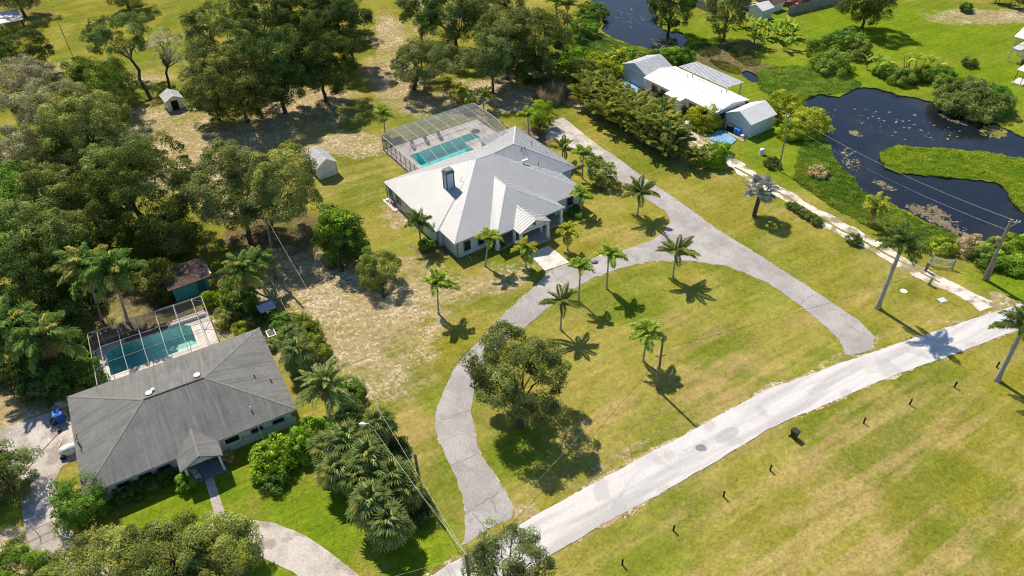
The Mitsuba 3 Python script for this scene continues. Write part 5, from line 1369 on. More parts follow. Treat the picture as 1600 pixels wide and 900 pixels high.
for pg, cnt, col in mats:
    x0, y0, x1, y1 = pg.bounds
    p = np.column_stack([_rng.uniform(x0, x1, cnt * 5), _rng.uniform(y0, y1, cnt * 5)])
    p = p[shapely.contains_xy(pg, p[:, 0], p[:, 1])]
    dn = meshkit.fbm(np.column_stack([p * .5, np.full(len(p), 2.0)]), 3)
    p = p[(dn > .42) | (_rng.random(len(p)) < .15)][:cnt]
    ed = shapely.distance(shapely.points(p), pg.boundary)
    p = p[_rng.random(len(p)) < np.clip(ed / 1.6, .04, 1)]
    m = len(p)
    an = np.arange(6) * math.pi / 3
    rr = (.08 + .2 * _rng.random(m) ** 2)
    v = p[:, None, :] + np.stack([np.cos(an), np.sin(an) * .8], 1)[None] * (rr[:, None, None] * (.7 + .6 * _rng.random((m, 6, 1))))
    v = np.concatenate([v, np.broadcast_to(-.135 + .03 * _rng.random((m, 1, 1)), (m, 6, 1))], 2).reshape(-1, 3)
    f = (np.arange(m) * 6)[:, None] + np.array([[0, 1, 2, 0, 2, 3, 0, 3, 4, 0, 4, 5]])
    c = np.repeat(np.array(col) * (.6 + .7 * _rng.random((m, 1))), 6, axis=0)
    _V.add(v, f.reshape(-1, 3), c)
scene['floating_weed'] = _V.ply('matte')
labels['floating_weed'] = {'label': 'brown and green floating weed scattered on the dark pond water', 'category': 'water weed', 'kind': 'stuff'}


# ----------------------------------------------------------------------------- poles, wires and small things
def pole(bx, by, tx, ty, label, r=.15, h=None, name='utility_pole', cat='utility pole', mat='wood_pole'):
    b, c = lift(bx, by, tx, ty)
    k = thing(name, label, cat)
    put(k, 'shaft', mikit.ply(MB().tube(np.array([b - [0, 0, .3], (b + c) / 2, c]), [r * 1.15, r, r * .8], 10).arrays()[:2], mat, smooth=40))
    return k, b, c


def wire(a, b, sag, label, r=.018, col=(.32, .32, .33)):
    k = thing('power_line', label, 'wire')
    t = np.linspace(0, 1, 25)[:, None]
    p = a + (b - a) * t - np.array([0, 0, 1.0]) * (4 * sag * t * (1 - t))
    scene[k] = MB().tube(p, r, 4, col).ply('painted')


kR, bR, cR = pole(1537, 437, 1581, 343, 'thick wooden utility pole with a transformer by the pond at the right', .19, mat='pale_pole')
sx = unit(np.array([math.cos(-.35), math.sin(-.35), 0]))
put(kR, 'crossarm', MB().bar(cR - sx * .2 - [0, 0, .35], cR + sx * .95 - [0, 0, .2], .11, (.55, .55, .56)).ply('painted'))
put(kR, 'brace', MB().bar(cR + sx * .75 - [0, 0, .25], cR - [0, 0, 1.3], .06, (.5, .5, .5)).ply('painted'))
for d_ in (.1, .55, .9):
    put(kR, 'insulator', MB().tube([cR + sx * d_ - [0, 0, .25], cR + sx * d_ + [0, 0, .05]], .06, 6, (.62, .62, .64)).ply('painted'))
tq = cR - [0, 0, 3.1] - sx * .42
put(kR, 'transformer', MB().tube([tq - [0, 0, .5], tq - [0, 0, .45], tq + [0, 0, .35], tq + [0, 0, .45]], [.2, .24, .24, .14], 12, (.36, .27, .14)).tube([tq - [.3, 0, .55], tq - [.3, 0, 0]], .16, 8, (.06, .05, .05)).ply('painted'))
put(kR, 'stub_pole', mikit.ply(MB().tube([bR + [.42, -.15, -.2], bR * .62 + cR * .38 + [.25, -.1, 0]], [.2, .16], 9).arrays()[:2], 'pale_pole', smooth=40))
kS, bS, cS = pole(1217, 267, 1233, 180, 'slim utility pole between the right garage and the near pond', .11, mat='pale_pole')
put(kS, 'insulator', MB().tube([cS, cS + [0, 0, .3]], .07, 6, (.65, .65, .66)).box(-.5, .1, -.05, .05, -.1, 0, (.7, .7, .7), Frame(cS, .6)).ply('painted'))
kM, bM, cM = pole(1026, 608, 1037, 522, 'dark wooden street pole with small crossarm on the loop lawn', .13)
am = bM + (cM - bM) * .62
put(kM, 'crossarm', MB().bar(am - [.55, .1, 0], am + [.55, .1, 0], .09, (.12, .10, .09)).ply('painted'))
put(kM, 'bracket', MB().tube([cM - [0, 0, .5], cM + [.35, .1, -.1], cM + [.4, .1, -.8]], .04, 5, (.30, .28, .25)).ply('painted'))
kD, bD, cD = pole(659, 770, 648, 709, 'short dark wooden pole at the property line beside the fan palms', .15)
put(kD, 'bracket', MB().bar(cD - [.5, 0, .35], cD + [.1, 0, -.25], .05, (.2, .19, .18)).bar(cD - [.45, 0, .1], cD + [.1, 0, -.15], .04, (.2, .19, .18)).ply('painted'))
kA, bA, cA = pole(431, 436, 416, 339, 'grey wooden pole in the shade of the broad olive oak', .15)
kL, bL, cL = pole(596, 712, 583, 668, 'street lamp pole hidden among the fan palms', .13, name='street_lamp', cat='street lamp')
lt = at(570, 663, cL[2] + .5)
put(kL, 'arm', MB().tube([cL, cL + (lt - cL) * .5 + [0, 0, .35], lt], [.05, .045, .04], 6, (.62, .64, .66)).ply('painted'))
put(kL, 'lamp_head', MB().tube([lt + [.15, 0, 0], lt, lt - [.35, -.05, .02], lt - [.6, -.1, .06]], [.06, .15, .19, .06], 10, (.74, .78, .82)).ply('painted', smooth=True))
# pole beyond the bottom edge that the wires run to
kC, bC, cC = pole(741, 962, 728, 866, 'pole at the bottom edge where two wires meet beside the oak', .14)
wire(cA - [0, 0, .3], cC, .5, 'thin pale wire from the grey pole down to the pole at the bottom edge', .013, (.60, .57, .53))
wire(cL - [0, 0, .1], cC, .25, 'thin pale wire from the street lamp to the pole at the bottom edge', .014, (.62, .58, .52))
wire(cC, at(520, 922, 5), .4, 'thin wire leaving the pole at the bottom edge to the lower left', .011, (.5, .5, .48))
wire(cM - [0, 0, 2.2], at(1562, 386, 6.0), .7, 'dark wire across the loop lawn to the thick utility pole', .018, (.05, .05, .05))
wire(am, cC - [0, 0, 2.2], .8, 'dark wire from the street pole along the lawn to the bottom pole', .016, (.06, .06, .06))
wire(cM - [0, 0, .3], cC - [0, 0, .3], .8, 'upper wire from the street pole to the bottom pole', .012, (.3, .3, .3))
wire(cS + [0, 0, .2], cR + sx * .1, .9, 'left white wire over the near pond', .015, (.55, .55, .56))
wire(cS + [0, 0, -1.3], cR - [0, 0, 1.5], .9, 'lower white wire over the near pond', .015, (.55, .55, .56))
wire(cS + [0, 0, .2], at(866, 20, 9.0), .8, 'wire running from the slim pole over the bungalow to the far trees', .016, (.40, .40, .42))
wire(cS + [0, 0, -1.3], at(866, 36, 8.0), .8, 'second wire running from the slim pole to the far trees', .016, (.40, .40, .42))
for (b_, t_, lb) in [((109, 77), (92, 38), 'tall bare dark post in the far grass field'), ((134, 115), (125.5, 97), 'short bare dark post at the edge of the grass field'), ((480, 262), (482, 231), 'thin dark post touching the corner of the small white shed'), ((803, 176), (801, 166), 'short dark post above the apron'), ((270, 229), (267, 218), 'stub post on the sandy ground below the tiny old shed'), ((323, 404), (320, 366), 'broken stump in the shade behind the teal garden shed')]:
    k, _b, _c = pole(*b_, *t_, lb, .07, name='bare_post', cat='post')
    put(k, 'cap', MB().tube([_c, _c + [0, 0, .05]], .08, 8, (.14, .12, .1)).ply('painted'))
# bollards
for i, (x, y) in enumerate([(972, 882), (1052, 829), (1130, 776), (1203, 735), (1349, 661), (1421, 632), (1491, 605), (1557, 574)]):
    k = thing('marker_post', f'{ORD[i]} black marker post from the bottom in the row across the road', 'post', 'row of black marker posts')
    c = at(x, y)
    put(k, 'post', MB().tube([c, c + [0, 0, .82], c + [0, 0, .86]], [.085, .085, .06], 9, (.012, .012, .012)).ply('painted'))
    put(k, 'collar', MB().tube([c + [0, 0, .62], c + [0, 0, .70]], [.095, .095], 9, (.03, .03, .03)).ply('painted'))


def wheelie_bin(px, py, label, col, rot=.5, s=1.0, name='trash_bin'):
    k = thing(name, label, 'bin')
    fr0 = Frame(at(px, py), rot)
    fr = lambda p: fr0(np.asarray(p) * s)
    b = MB()
    lo = [(-.24, -.26, .08), (.24, -.26, .08), (.24, .26, .08), (-.24, .26, .08)]
    hi = [(-.30, -.36, 1.0), (.30, -.36, 1.0), (.30, .36, 1.0), (-.30, .36, 1.0)]
    v = fr(np.array(lo + hi))
    b.add(v, [[0, 1, 5, 4], [1, 2, 6, 5], [2, 3, 7, 6], [3, 0, 4, 7], [0, 3, 2, 1]], col)
    put(k, 'body', b.ply('painted'))
    put(k, 'lid', MB().box(-.33, .33, -.41, .36, 1.0, 1.06, np.array(col) * 1.3 + .01, fr).box(-.28, .28, -.34, .3, 1.06, 1.10, np.array(col) * 1.3 + .01, fr).ply('painted'))
    for s_ in (-1, 1):
        put(k, 'wheel', MB().tube(fr(np.array([[s_ * .27, .3, .12], [s_ * .33, .3, .12]])), .12, 10, (.02, .02, .02)).ply('painted'))
    put(k, 'handle', MB().bar(fr(np.array([-.25, .43, .95])), fr(np.array([.25, .43, .95])), .04, np.array(col)).ply('painted'))
    return k


wheelie_bin(1240, 683, 'black wheeled trash bin standing alone on the lawn across the road', (.02, .022, .022), .6)
wheelie_bin(97, 658, 'blue wheeled bin at the left wall of the grey-roofed house', (.02, .10, .42), .55, 1.35)
k = thing('storage_box', 'pale grey box behind the blue wheeled bin', 'box')
fb = Frame(at(92, 640), .5)
put(k, 'body', MB().box(0, 1.0, 0, .7, 0, .9, (.38, .38, .37), fb).ply('painted'))
put(k, 'lid', MB().box(-.05, 1.05, -.05, .75, .9, .98, (.5, .5, .49), fb).ply('painted'))
k = thing('flower_pot', 'round dark pot with a pale rim left of the blue wheeled bin', 'pot')
c = at(86, 662)
put(k, 'pot', MB().tube([c, c + [0, 0, .55]], [.3, .42], 12, (.05, .05, .045)).ply('painted'))
put(k, 'rim', MB().tube([c + [0, 0, .5], c + [0, 0, .62], c + [0, 0, .62]], [.36, .4, .22], 12, (.6, .57, .53)).ply('painted'))
k = thing('bucket', 'small black bucket on the concrete drive', 'bucket')
c = at(93, 674)
put(k, 'body', MB().tube([c, c + [0, 0, .35]], [.17, .21], 10, (.02, .02, .02)).ply('painted'))
put(k, 'handle', MB().tube([c + [-.2, 0, .35], c + [0, 0, .52], c + [.2, 0, .35]], .015, 5, (.3, .3, .3)).ply('painted'))
k = thing('covered_motorcycle', 'motorcycle under a white sheet at the left wall of the grey-roofed house', 'motorcycle')
fm = Frame(at(112, 708), .5)
bl = trimesh.creation.icosphere(subdivisions=3)
v = bl.vertices * [1.0, .55, .62]
v[:, 2] = np.maximum(v[:, 2] + .62 + .12 * (meshkit.noise(bl.vertices * 3.1) - .5), .28)
put(k, 'sheet', MB().add(fm(v), bl.faces, (.74, .74, .73)).ply('painted', smooth=True))
for x in (-.7, .75):
    put(k, 'wheel', MB().tube(fm(np.array([[x, -.6, .3], [x, -.42, .3]])), .3, 14, (.03, .03, .03)).ply('painted'))
put(k, 'handlebar', MB().tube(fm(np.array([[.3, -.75, .85], [.45, -.35, 1.0], [.3, .1, .9]])), .03, 6, (.25, .25, .26)).ply('painted'))
k = thing('garden_hose', 'thin dark hose lying across the stained concrete drive', 'hose')
pts = np.array([at(93, 676), at(80, 690), at(65, 706), at(50, 725), at(37, 742)]) + [0, 0, .06]
scene[k] = MB().tube(pts, .03, 5, (.08, .08, .08)).ply('painted')
k = thing('timber_plank', 'pale plank lying on the concrete drive by the motorcycle', 'plank')
put(k, 'plank', MB().box(0, 1.0, 0, .16, .04, .1, (.55, .40, .24), Frame(at(93, 699), 1.6)).ply('painted'))
k = thing('concrete_strip', 'white painted strip on the concrete drive above the gate', 'marking')
put(k, 'paint', MB().box(0, 1.15, 0, .14, .035, .045, (.72, .71, .70), Frame(at(37, 815), .42)).ply('painted'))
k = thing('lean_to', 'little grey-roofed lean-to on dark legs behind the grey-roofed house', 'lean-to')
fh = Frame(at(411, 500), math.radians(32))
put(k, 'roof', MB().box(-.1, 1.9, -.1, 1.5, 1.15, 1.22, (.40, .46, .56), fh).ply('glossy'))
for x in (0, 1.7):
    for y in (0, 1.3):
        put(k, 'leg', MB().box(x, x + .1, y, y + .1, 0, 1.15, (.10, .09, .09), fh).ply('painted'))
k = thing('window_frame_stack', 'white framed pane leaning at the right wall of the grey-roofed house', 'frame')
fq = Frame(at(421, 533), math.radians(30))
put(k, 'frame', MB().box(0, .12, 0, 1.3, .5, .6, (.72, .72, .7), fq).box(.9, 1.0, 0, 1.3, .5, .6, (.72, .72, .7), fq).box(.12, .9, 0, .1, .5, .6, (.72, .72, .7), fq).box(.12, .9, 1.2, 1.3, .5, .6, (.72, .72, .7), fq).ply('painted'))
put(k, 'pane', MB().box(.12, .9, .1, 1.2, .53, .55, (.03, .03, .03), fq).ply('painted'))
put(k, 'leg', MB().box(.05, .15, .1, .2, 0, .5, (.1, .1, .1), fq).box(.8, .9, 1.1, 1.2, 0, .5, (.1, .1, .1), fq).ply('painted'))
# chain-link gate and fence at the bottom left
gk = thing('drive_gate', 'thin dark chain-link gate across the concrete drive', 'gate')
g0, g1_ = at(35, 852), at(90, 826)
up = np.array([0, 0, 1.0])
for t_ in (0, .5, 1):
    q = g0 + (g1_ - g0) * t_
    put(gk, 'post', MB().tube([q, q + up * 1.25], .03, 6, (.07, .06, .055)).ply('painted'))
for z in (.1, 1.22):
    put(gk, 'rail', MB().tube([g0 + up * z, g1_ + up * z], .022, 5, (.07, .06, .055)).ply('painted'))
put(gk, 'sign', MB().slab([g1_ + up * .55 - (g1_ - g0) * .15, g1_ + up * .55 - (g1_ - g0) * .02, g1_ + up * 1.05 - (g1_ - g0) * .02, g1_ + up * 1.05 - (g1_ - g0) * .15], .01, (.07, .08, .10)).ply('painted'))
put(gk, 'mesh', mikit.ply((np.array([g0 + up * .1, g1_ + up * .1, g1_ + up * 1.2, g0 + up * 1.2]), np.array([[0, 1, 2], [0, 2, 3]])), 'chain_link'))


def chain_fence(name, label, pts, h=1.2):
    k = thing(name, label, 'fence')
    for a, b in zip(pts[:-1], pts[1:]):
        L = np.linalg.norm(b - a)
        for t_ in np.arange(0, 1, 2.6 / L):
            q = a + (b - a) * t_
            put(k, 'post', MB().tube([q, q + up * (h + .05)], .028, 6, (.30, .30, .30)).ply('painted'))
        put(k, 'rail', MB().tube([a + up * h, b + up * h], .02, 5, (.42, .41, .40)).ply('painted'))
        put(k, 'mesh', mikit.ply((np.array([a, b, b + up * h, a + up * h]), np.array([[0, 1, 2], [0, 2, 3]])), 'chain_link'))


scene['chain_link'] = {'type': 'mask', 'opacity': .16, 'bsdf': {'type': 'twosided', 'bsdf': {'type': 'diffuse', 'reflectance': {'type': 'rgb', 'value': [.22, .22, .22]}}}}
chain_fence('chain_fence', 'chain-link fence along the property line from the grey pole to the hedge strip', [at(425, 445), at(455, 506), at(478, 530)])
chain_fence('chain_fence', 'chain-link fence from the fan palm cluster down to the roadside', [at(650, 770), at(690, 820), at(716, 862)])
chain_fence('chain_fence', 'chain-link fence beside the gate at the bottom left', [at(2, 848), at(35, 852), at(24, 912)])
# blue-grey gate by the pond
gt = thing('field_gate', 'blue-grey ornamental gate panel by the sand track', 'gate')
ga, gb = at(1452, 414), at(1487, 420)
gd = gb - ga
for t_ in (0, 1):
    q = ga + gd * t_
    put(gt, 'post', MB().bar(q, q + up * 1.65, .16, (.26, .34, .40)).ply('painted'))
for z, s_ in ((.25, 0), (1.4, .25)):
    p = [ga + gd * t_ + up * (z - s_ * math.sin(math.pi * t_) + .02) for t_ in np.linspace(0, 1, 9)]
    put(gt, 'rail', MB().tube(p, .05, 5, (.45, .54, .60)).ply('painted'))
for t_ in np.linspace(.1, .9, 9):
    put(gt, 'baluster', MB().bar(ga + gd * t_ + up * .25, ga + gd * t_ + up * (1.38 - .25 * math.sin(math.pi * t_)), .05, (.30, .38, .44)).ply('painted'))
gp2 = thing('gate_post', 'dark square gate post on the near side of the sand track', 'post')
q = at(1446, 423)
put(gp2, 'shaft', MB().bar(q, q + up * 1.3, .3, (.14, .14, .13)).ply('painted'))
put(gp2, 'cap', MB().box(-.2, .2, -.2, .2, 1.3, 1.38, (.2, .2, .2), Frame(q, .6)).ply('painted'))
mb_ = thing('meter_post', 'short blue-grey utility post leaning beside the sand track', 'post')
q = at(1451, 445)
put(mb_, 'shaft', MB().bar(q, q + np.array([.15, 0, 1.15]), .26, (.18, .21, .24)).ply('painted'))
put(mb_, 'face', MB().bar(q + [.0, -.15, .45], q + np.array([.12, -.15, 1.1]), .12, (.55, .58, .60)).ply('painted'))
c = at(1412, 455)
cv = thing('round_cover', 'round white cover plate set in the lawn', 'cover')
scene[cv] = MB().tube([c, c + [0, 0, .05]], [.45, .43], 18, (.66, .65, .62)).ply('painted')
cv = thing('box_cover', 'rectangular pale green utility cover set in the lawn', 'cover')
fcv = Frame(at(1472, 469), .3)
put(cv, 'rim', MB().box(-.55, .55, -.42, .42, 0, .05, (.30, .36, .33), fcv).ply('painted'))
put(cv, 'lid', MB().box(-.46, .46, -.33, .33, .05, .065, (.55, .60, .57), fcv).ply('painted'))
tk = thing('white_tank', 'small white tank with a pale blue base on the grass near the slim pole', 'tank')
c = at(1190, 241)
put(tk, 'shell', MB().tube([c, c + [0, 0, .8], c + [0, 0, 1.0], c + [0, 0, 1.06]], [.45, .45, .34, .12], 14, (.72, .74, .76)).ply('painted', smooth=True))
put(tk, 'foot', MB().tube([c, c + [0, 0, .12]], .5, 14, (.40, .52, .62)).ply('painted'))
# things round the bungalow
kk = lambda x, y: (950 + x * .175, 80 + y * .175)
for i, (x, y, s) in enumerate([(1078, 712, .9), (1105, 718, .9)]):
    wheelie_bin(*kk(x, y), ('left' if i == 0 else 'right') + ' one of the two black bins in front of the right garage', (.025, .025, .03), .6, 1.0)
for i, (x, y, lb) in enumerate([(1140, 735, 'blue barrel nearest the two black bins'), (1168, 748, 'blue barrel nearest the garage corner')]):
    k = thing('barrel', lb, 'barrel')
    c = at(*kk(x, y))
    put(k, 'body', MB().tube([c, c + [0, 0, .1], c + [0, 0, .5], c + [0, 0, .9], c + [0, 0, 1.0]], [.36, .42, .45, .42, .36], 14, (.02, .16, .58)).ply('painted', smooth=True))
    put(k, 'rim', MB().tube([c + [0, 0, .98], c + [0, 0, 1.03]], [.37, .35], 14, (.03, .2, .62)).ply('painted'))
k = thing('paving_curb', 'pale concrete strip in front of the right garage', 'kerb')
put(k, 'strip', MB().bar(at(*kk(1045, 715)), at(*kk(1215, 800)), .3, (.55, .48, .42)).ply('painted'))
k = thing('pump_unit', 'small white boxy pump at the near corner of the right garage', 'pump')
fp = Frame(at(*kk(1195, 775)), .6)
put(k, 'body', MB().box(-.3, .3, -.25, .25, 0, .55, (.62, .62, .62), fp).ply('painted'))
put(k, 'motor', MB().tube(fp(np.array([[-.2, -.3, .3], [-.2, -.6, .3]])), .15, 10, (.2, .2, .2)).ply('painted'))


def tarp(pix, label, z=.12):
    k = thing('tarp', label, 'tarp')
    pg = shore(pix, .15, .4, int(pix[0][0]), False)
    v, f = sheet(pg, z)
    m = trimesh.Trimesh(v, f, process=False)
    v, f = trimesh.remesh.subdivide_to_size(m.vertices, m.faces, .5)
    v = np.array(v)
    v[:, 2] = z + .22 * (meshkit.fbm(v * 1.1, 3) - .5)
    scene[k] = mikit.ply((v, f), 'tarp_cloth', smooth=True)


tarp([kk(900, 790), kk(985, 700), kk(1060, 740), kk(1150, 795), kk(1110, 840), kk(1000, 830)], 'wrinkled blue tarp on the ground in front of the right garage')
tarp([kk(140, 300), kk(160, 270), kk(265, 325), kk(270, 355), kk(215, 372), kk(150, 345)], 'blue tarp on the ground in front of the left garage')
k = thing('parked_boat', 'small white upturned boat half hidden behind the flowering bush', 'boat')
fbo = Frame(at(*kk(690, 680)), math.radians(62))
u, w_ = np.meshgrid(np.linspace(-1, 1, 17), np.linspace(0, math.pi, 11), indexing='ij')
hw_ = .75 * (1 - np.clip(u, 0, 1) ** 2.2)
pv_ = np.stack([u * 1.9, -np.cos(w_) * hw_, np.sin(w_) * .55 * (1 - np.clip(u, 0, 1) ** 2.5 * .6) + .3], -1)
q = [[i * 11 + j, i * 11 + j + 1, (i + 1) * 11 + j + 1, (i + 1) * 11 + j] for i in range(16) for j in range(10)]
put(k, 'hull', MB().add(fbo(pv_.reshape(-1, 3)), q, (.66, .66, .66)).ply('painted', smooth=True))
put(k, 'trailer', MB().box(-1.8, 1.6, -.55, -.45, .2, .3, (.2, .2, .2), fbo).box(-1.8, 1.6, .45, .55, .2, .3, (.2, .2, .2), fbo).ply('painted'))
for s_ in (-.7, .7):
    put(k, 'wheel', MB().tube(fbo(np.array([[-.6, s_ - .08, .28], [-.6, s_ + .08, .28]])), .28, 12, (.03, .03, .03)).ply('painted'))
k = thing('motor_scooter', 'dark motorcycle parked beside the small white boat', 'motorcycle')
fms = Frame(at(*kk(628, 700)), math.radians(60))
put(k, 'body', MB().box(-.5, .4, -.14, .14, .35, .75, (.05, .05, .055), fms).box(-.8, -.1, -.16, .16, .7, .85, (.03, .03, .03), fms).ply('painted'))
for x in (-.7, .7):
    put(k, 'wheel', MB().tube(fms(np.array([[x, -.07, .3], [x, .07, .3]])), .3, 12, (.02, .02, .02)).ply('painted'))
put(k, 'handlebar', MB().tube(fms(np.array([[.5, -.38, 1.0], [.55, 0, .95], [.5, .38, 1.0]])), .03, 6, (.55, .55, .56)).ply('painted'))
put(k, 'windscreen', MB().box(.55, .6, -.2, .2, .9, 1.25, (.6, .62, .64), fms).ply('painted'))
k = thing('satellite_dish', 'dark dish and stand in front of the left garage', 'dish')
c = at(*kk(122, 300))
put(k, 'mast', MB().tube([c, c + [0, 0, 1.4]], .06, 6, (.15, .15, .17)).ply('painted'))
put(k, 'bowl', MB().tube([c + [0, 0, 1.35], c + [-.1, -.15, 1.5], c + [-.2, -.3, 1.55]], [.05, .45, .5], 14, (.10, .12, .2)).ply('painted'))
k = thing('wood_frame', 'leaning weathered timber frame at the corner of the left garage', 'frame')
c = at(*kk(285, 372))
put(k, 'beam', MB().bar(c, at(*kk(350, 300), 1.6), .12, (.16, .12, .10)).ply('painted'))
put(k, 'leg', MB().bar(at(*kk(300, 380)), at(*kk(325, 330), 1.2), .09, (.18, .14, .11)).ply('painted'))
for i, (x, y, c_) in enumerate([(225, 380, (.5, .45, .42)), (260, 395, (.32, .3, .29)), (330, 425, (.42, .4, .38)), (385, 445, (.6, .6, .6)), (420, 440, (.55, .3, .25)), (70, 300, (.6, .6, .62)), (95, 318, (.4, .42, .45))]):
    k = thing('junk_box', ['tan low crate below the leaning timber frame', 'dark low crate right of the tan one by the timber frame', 'grey low crate in front of the bungalow shrub', 'white low crate nearer the flowering bush', 'reddish low crate in front of the bungalow', 'pale low crate at the left end of the blue tarp', 'blue-grey low crate between tarp and areca hedge'][i], 'crate', 'crates in the cluttered strip by the bungalow')
    fj = Frame(at(*kk(x, y)), i * .9)
    put(k, 'body', MB().box(-.5, .5, -.35, .35, 0, .35 + .1 * (i % 3), c_, fj).ply('painted'))
    put(k, 'lid', MB().box(-.54, .54, -.39, .39, .36 + .1 * (i % 3), .41 + .1 * (i % 3), np.array(c_) * .85, fj).ply('painted'))
# clutter of the far lot at the picture top
_r2 = np.random.default_rng(12)
fk = lambda x, y: (1060 + x * .175, y * .175)
for i, (x, y, s, h, c_) in enumerate([(590, 70, 2.2, 1.3, (.22, .25, .34)), (300, 10, 3, 1.2, (.45, .45, .47)), (750, 20, 1.8, 1.4, (.15, .12, .15)), (900, 30, 1.6, 1.2, (.5, .48, .45)), (960, 45, 2.4, 1.6, (.22, .09, .07)), (1010, 60, 1.6, 1.0, (.30, .14, .10)), (1060, 25, 1.8, 1.5, (.36, .12, .12)), (1130, 15, 1.4, 1.2, (.10, .10, .16)), (1200, 10, 1.6, 1.3, (.25, .2, .2)), (480, 15, 2.4, 1.4, (.12, .12, .2)), (680, 60, 1.2, 1.0, (.3, .28, .26)), (820, 45, 1.4, 1.1, (.28, .26, .25))]):
    k = thing('scrap_pile', ['blue-grey scrap heap beside the parked car', 'pale grey scrap heap behind the short grey board fence', 'dark scrap heap above the small pale shed', 'pale scrap heap right of the small pale shed', 'dark red scrap heap above the brown-roofed shed', 'rusty scrap heap right of the brown-roofed shed', 'bright red scrap heap against the long board fence', 'near-black scrap heap against the long board fence', 'brownish scrap heap at the right end of the far lot', 'dark blue scrap heap left of the parked car', 'grey-brown scrap heap touching the small pale shed', 'tan scrap heap between the two far sheds'][i], 'scrap', 'scrap heaps in the far lot')
    c = at(*fk(x, y))
    b1, b2 = MB(), MB()
    for j in range(9):
        fj = Frame(c + [_r2.normal() * s * .4, _r2.normal() * s * .4, 0], _r2.uniform(0, 3))
        cc = np.clip(np.array(c_) * (.5 + _r2.random()) + .05 * _r2.random(3), .02, .7)
        w1, w2, hh = .25 + .5 * _r2.random(), .2 + .4 * _r2.random(), h * (.3 + .7 * _r2.random())
        (b1 if j % 2 else b2).box(-w1, w1, -w2, w2, 0, hh, cc, fj)
    put(k, 'lower_pile', b1.ply('painted'))
    put(k, 'upper_pile', b2.ply('painted'))
k = thing('parked_car', 'blue-grey car parked beside the small pale shed in the far lot', 'car')
fcar = Frame(at(1162, 12), A34 + 1.2)
prof = np.array([[-2.1, .35], [2.1, .35], [2.1, .8], [1.3, .9], [.7, 1.4], [-1.2, 1.4], [-1.9, .95], [-2.1, .9]])
pb_ = MB()
for y0_, y1_ in ((-.85, .85),):
    n_ = len(prof)
    vv = np.vstack([np.column_stack([prof[:, 0], np.full(n_, y0_), prof[:, 1]]), np.column_stack([prof[:, 0], np.full(n_, y1_), prof[:, 1]])])
    pb_.add(fcar(vv), [[i, (i + 1) % n_, n_ + (i + 1) % n_, n_ + i] for i in range(n_)], (.20, .25, .36))
    tri_ = np.asarray(trimesh.creation.triangulate_polygon(Polygon(prof), engine='earcut')[1])
    pb_.add(fcar(vv[:n_]), tri_, (.20, .25, .36)).add(fcar(vv[n_:]), tri_, (.20, .25, .36))
put(k, 'body', pb_.ply('glossy'))
put(k, 'windscreen', MB().slab(fcar(np.array([[1.32, -.75, .93], [1.32, .75, .93], [.74, .75, 1.41], [.74, -.75, 1.41]])), .02, (.02, .02, .03)).ply('glossy'))
for x in (-1.3, 1.3):
    for s_ in (-.88, .88):
        put(k, 'wheel', MB().tube(fcar(np.array([[x, s_ - .05, .32], [x, s_ + .05, .32]])), .32, 12, (.02, .02, .02)).ply('painted'))
# yard bits at the white-roofed house
k = thing('equipment_pad', 'concrete pad with piled white and dark equipment at the left wall of the house', 'equipment pad')
fe = Frame(at(617, 330), math.radians(34))
put(k, 'pad', MB().box(-.2, 1.6, -.2, 3.6, 0, .12, (.55, .49, .44), fe).ply('painted'))
put(k, 'unit', MB().box(.3, 1.1, 1.0, 1.8, .12, .8, (.16, .17, .18), fe).ply('painted'))
put(k, 'pipe', MB().tube(fe(np.array([[.2, 2.1, .25], [.6, 2.5, .4], [1.2, 2.4, .3]])), .09, 7, (.72, .72, .72)).box(.1, .6, 2.7, 3.1, .12, .45, (.7, .7, .7), fe).ply('painted'))
k = thing('downspout_pipe', 'white pipe lying on the shaded soil under the front windows', 'pipe')
scene[k] = MB().tube([at(731, 399, .1), at(737, 405, .06)], .05, 6, (.72, .72, .72)).ply('painted')
k = thing('yard_rock', 'grey stone at the edge of the driveway by the front walk', 'stone')
sph = trimesh.creation.icosphere(subdivisions=2)
scene[k] = MB().add(sph.vertices * [.5, .35, .25] * (.8 + .5 * meshkit.noise(sph.vertices * 2.2)[:, None]) + at(928, 408, .15), sph.faces, (.30, .30, .31)).ply('painted', smooth=True)
for i, (x, y, lb) in enumerate([(283, 688, 0)][:0]):
    pass
# porch seats and garden pieces of the grey-roofed house
for i, (px_, py_, lb) in enumerate([(305, 741, 'white patio chair at the left side of the gabled porch'), (311, 748, 'white patio chair nearest the porch steps')]):
    k = thing('patio_chair', lb, 'chair')
    fch = Frame(at(px_, py_, .12), math.radians(30))
    cc = (.66, .68, .70)
    put(k, 'seat', MB().box(-.25, .25, -.25, .25, .40, .45, cc, fch).ply('painted'))
    put(k, 'backrest', MB().box(-.25, -.2, -.25, .25, .45, .95, cc, fch).ply('painted'))
    for a_ in (-.22, .2):
        for b2_ in (-.22, .2):
            put(k, 'leg', MB().box(a_, a_ + .04, b2_, b2_ + .04, 0, .4, cc, fch).ply('painted'))
k = thing('porch_bench', 'grey bench against the wall inside the gabled porch', 'bench')
fbn = Frame(F2(np.array([10.9, .3, .12])), math.radians(29.4))
put(k, 'seat', MB().box(-.1, .95, -.2, .25, .4, .46, (.5, .52, .55), fbn).ply('painted'))
put(k, 'backrest', MB().box(-.1, .95, .25, .3, .46, .95, (.5, .52, .55), fbn).ply('painted'))
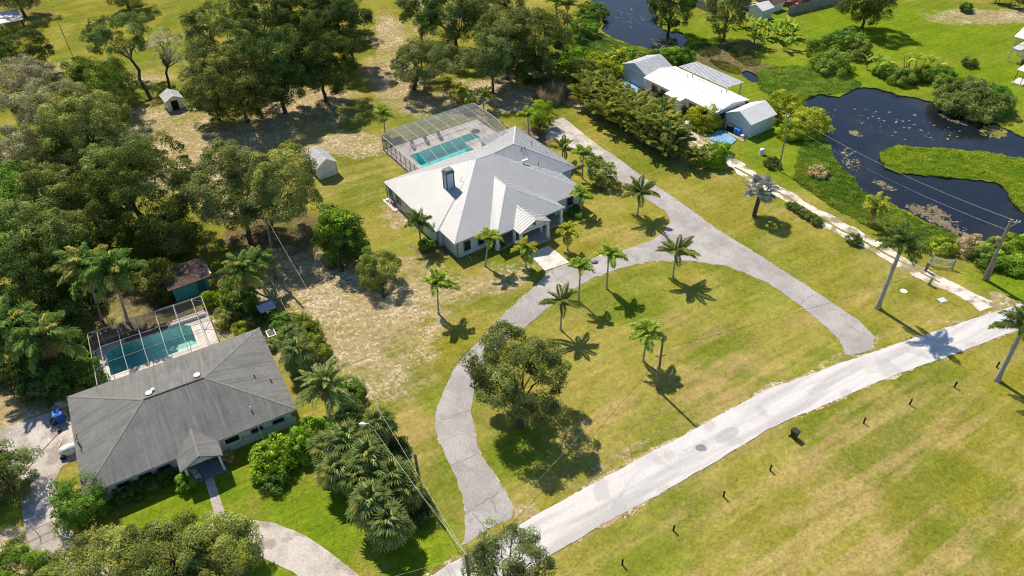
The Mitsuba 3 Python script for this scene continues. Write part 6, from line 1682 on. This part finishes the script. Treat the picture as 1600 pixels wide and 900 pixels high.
for x in (-.05, .85):
    put(k, 'leg', MB().box(x, x + .06, -.15, .2, 0, .4, (.4, .42, .45), fbn).ply('painted'))
k = thing('garden_urn', 'white ornate urn half hidden by the oak at the end of the garden path', 'urn')
c = at(334, 832)
put(k, 'base', MB().tube([c, c + [0, 0, .15], c + [0, 0, .2]], [.28, .28, .12], 12, (.70, .69, .67)).ply('painted'))
put(k, 'bowl', MB().tube([c + [0, 0, .2], c + [0, 0, .5], c + [0, 0, .75], c + [0, 0, .8]], [.1, .18, .42, .36], 14, (.72, .71, .69)).ply('painted', smooth=True))
k = thing('mail_box', 'grey box on a post at the upper end of the curved drive', 'mailbox')
c = at(377, 824)
put(k, 'post', MB().bar(c, c + [0, 0, 1.0], .1, (.12, .12, .13)).ply('painted'))
put(k, 'box', MB().box(-.3, .3, -.22, .22, .9, 1.3, (.45, .45, .46), Frame(c, .5)).ply('painted'))
# loungers round the bright pool
for i, (x, y, lb) in enumerate([(10.0, 29.8, 'left'), (12.6, 29.9, 'middle'), (15.2, 30.0, 'right')]):
    k = thing('pool_chair', f'{lb} one of the three dark loungers behind the bright pool', 'lounger')
    fpc = Frame(F1(np.array([x, y, .13])), math.radians(34 + 80))
    put(k, 'seat', MB().box(-.9, .3, -.3, .3, .3, .36, (.10, .10, .11), fpc).ply('painted'))
    put(k, 'backrest', MB().slab(fpc(np.array([[.3, -.3, .36], [.9, -.3, .8], [.9, .3, .8], [.3, .3, .36]])), .05, (.10, .10, .11)).ply('painted'))
    for a_ in (-.85, .25):
        put(k, 'leg', MB().box(a_, a_ + .05, -.28, .28, 0, .3, (.3, .3, .3), fpc).ply('painted'))
k = thing('patio_table', 'round pale table on the right end of the bright pool deck', 'table')
c = F1(np.array([21.3, 28.9, .13]))
put(k, 'top', MB().tube([c + [0, 0, .70], c + [0, 0, .74]], .8, 18, (.58, .59, .62)).ply('painted'))
put(k, 'leg', MB().tube([c, c + [0, 0, .7]], .06, 8, (.3, .3, .3)).ply('painted'))
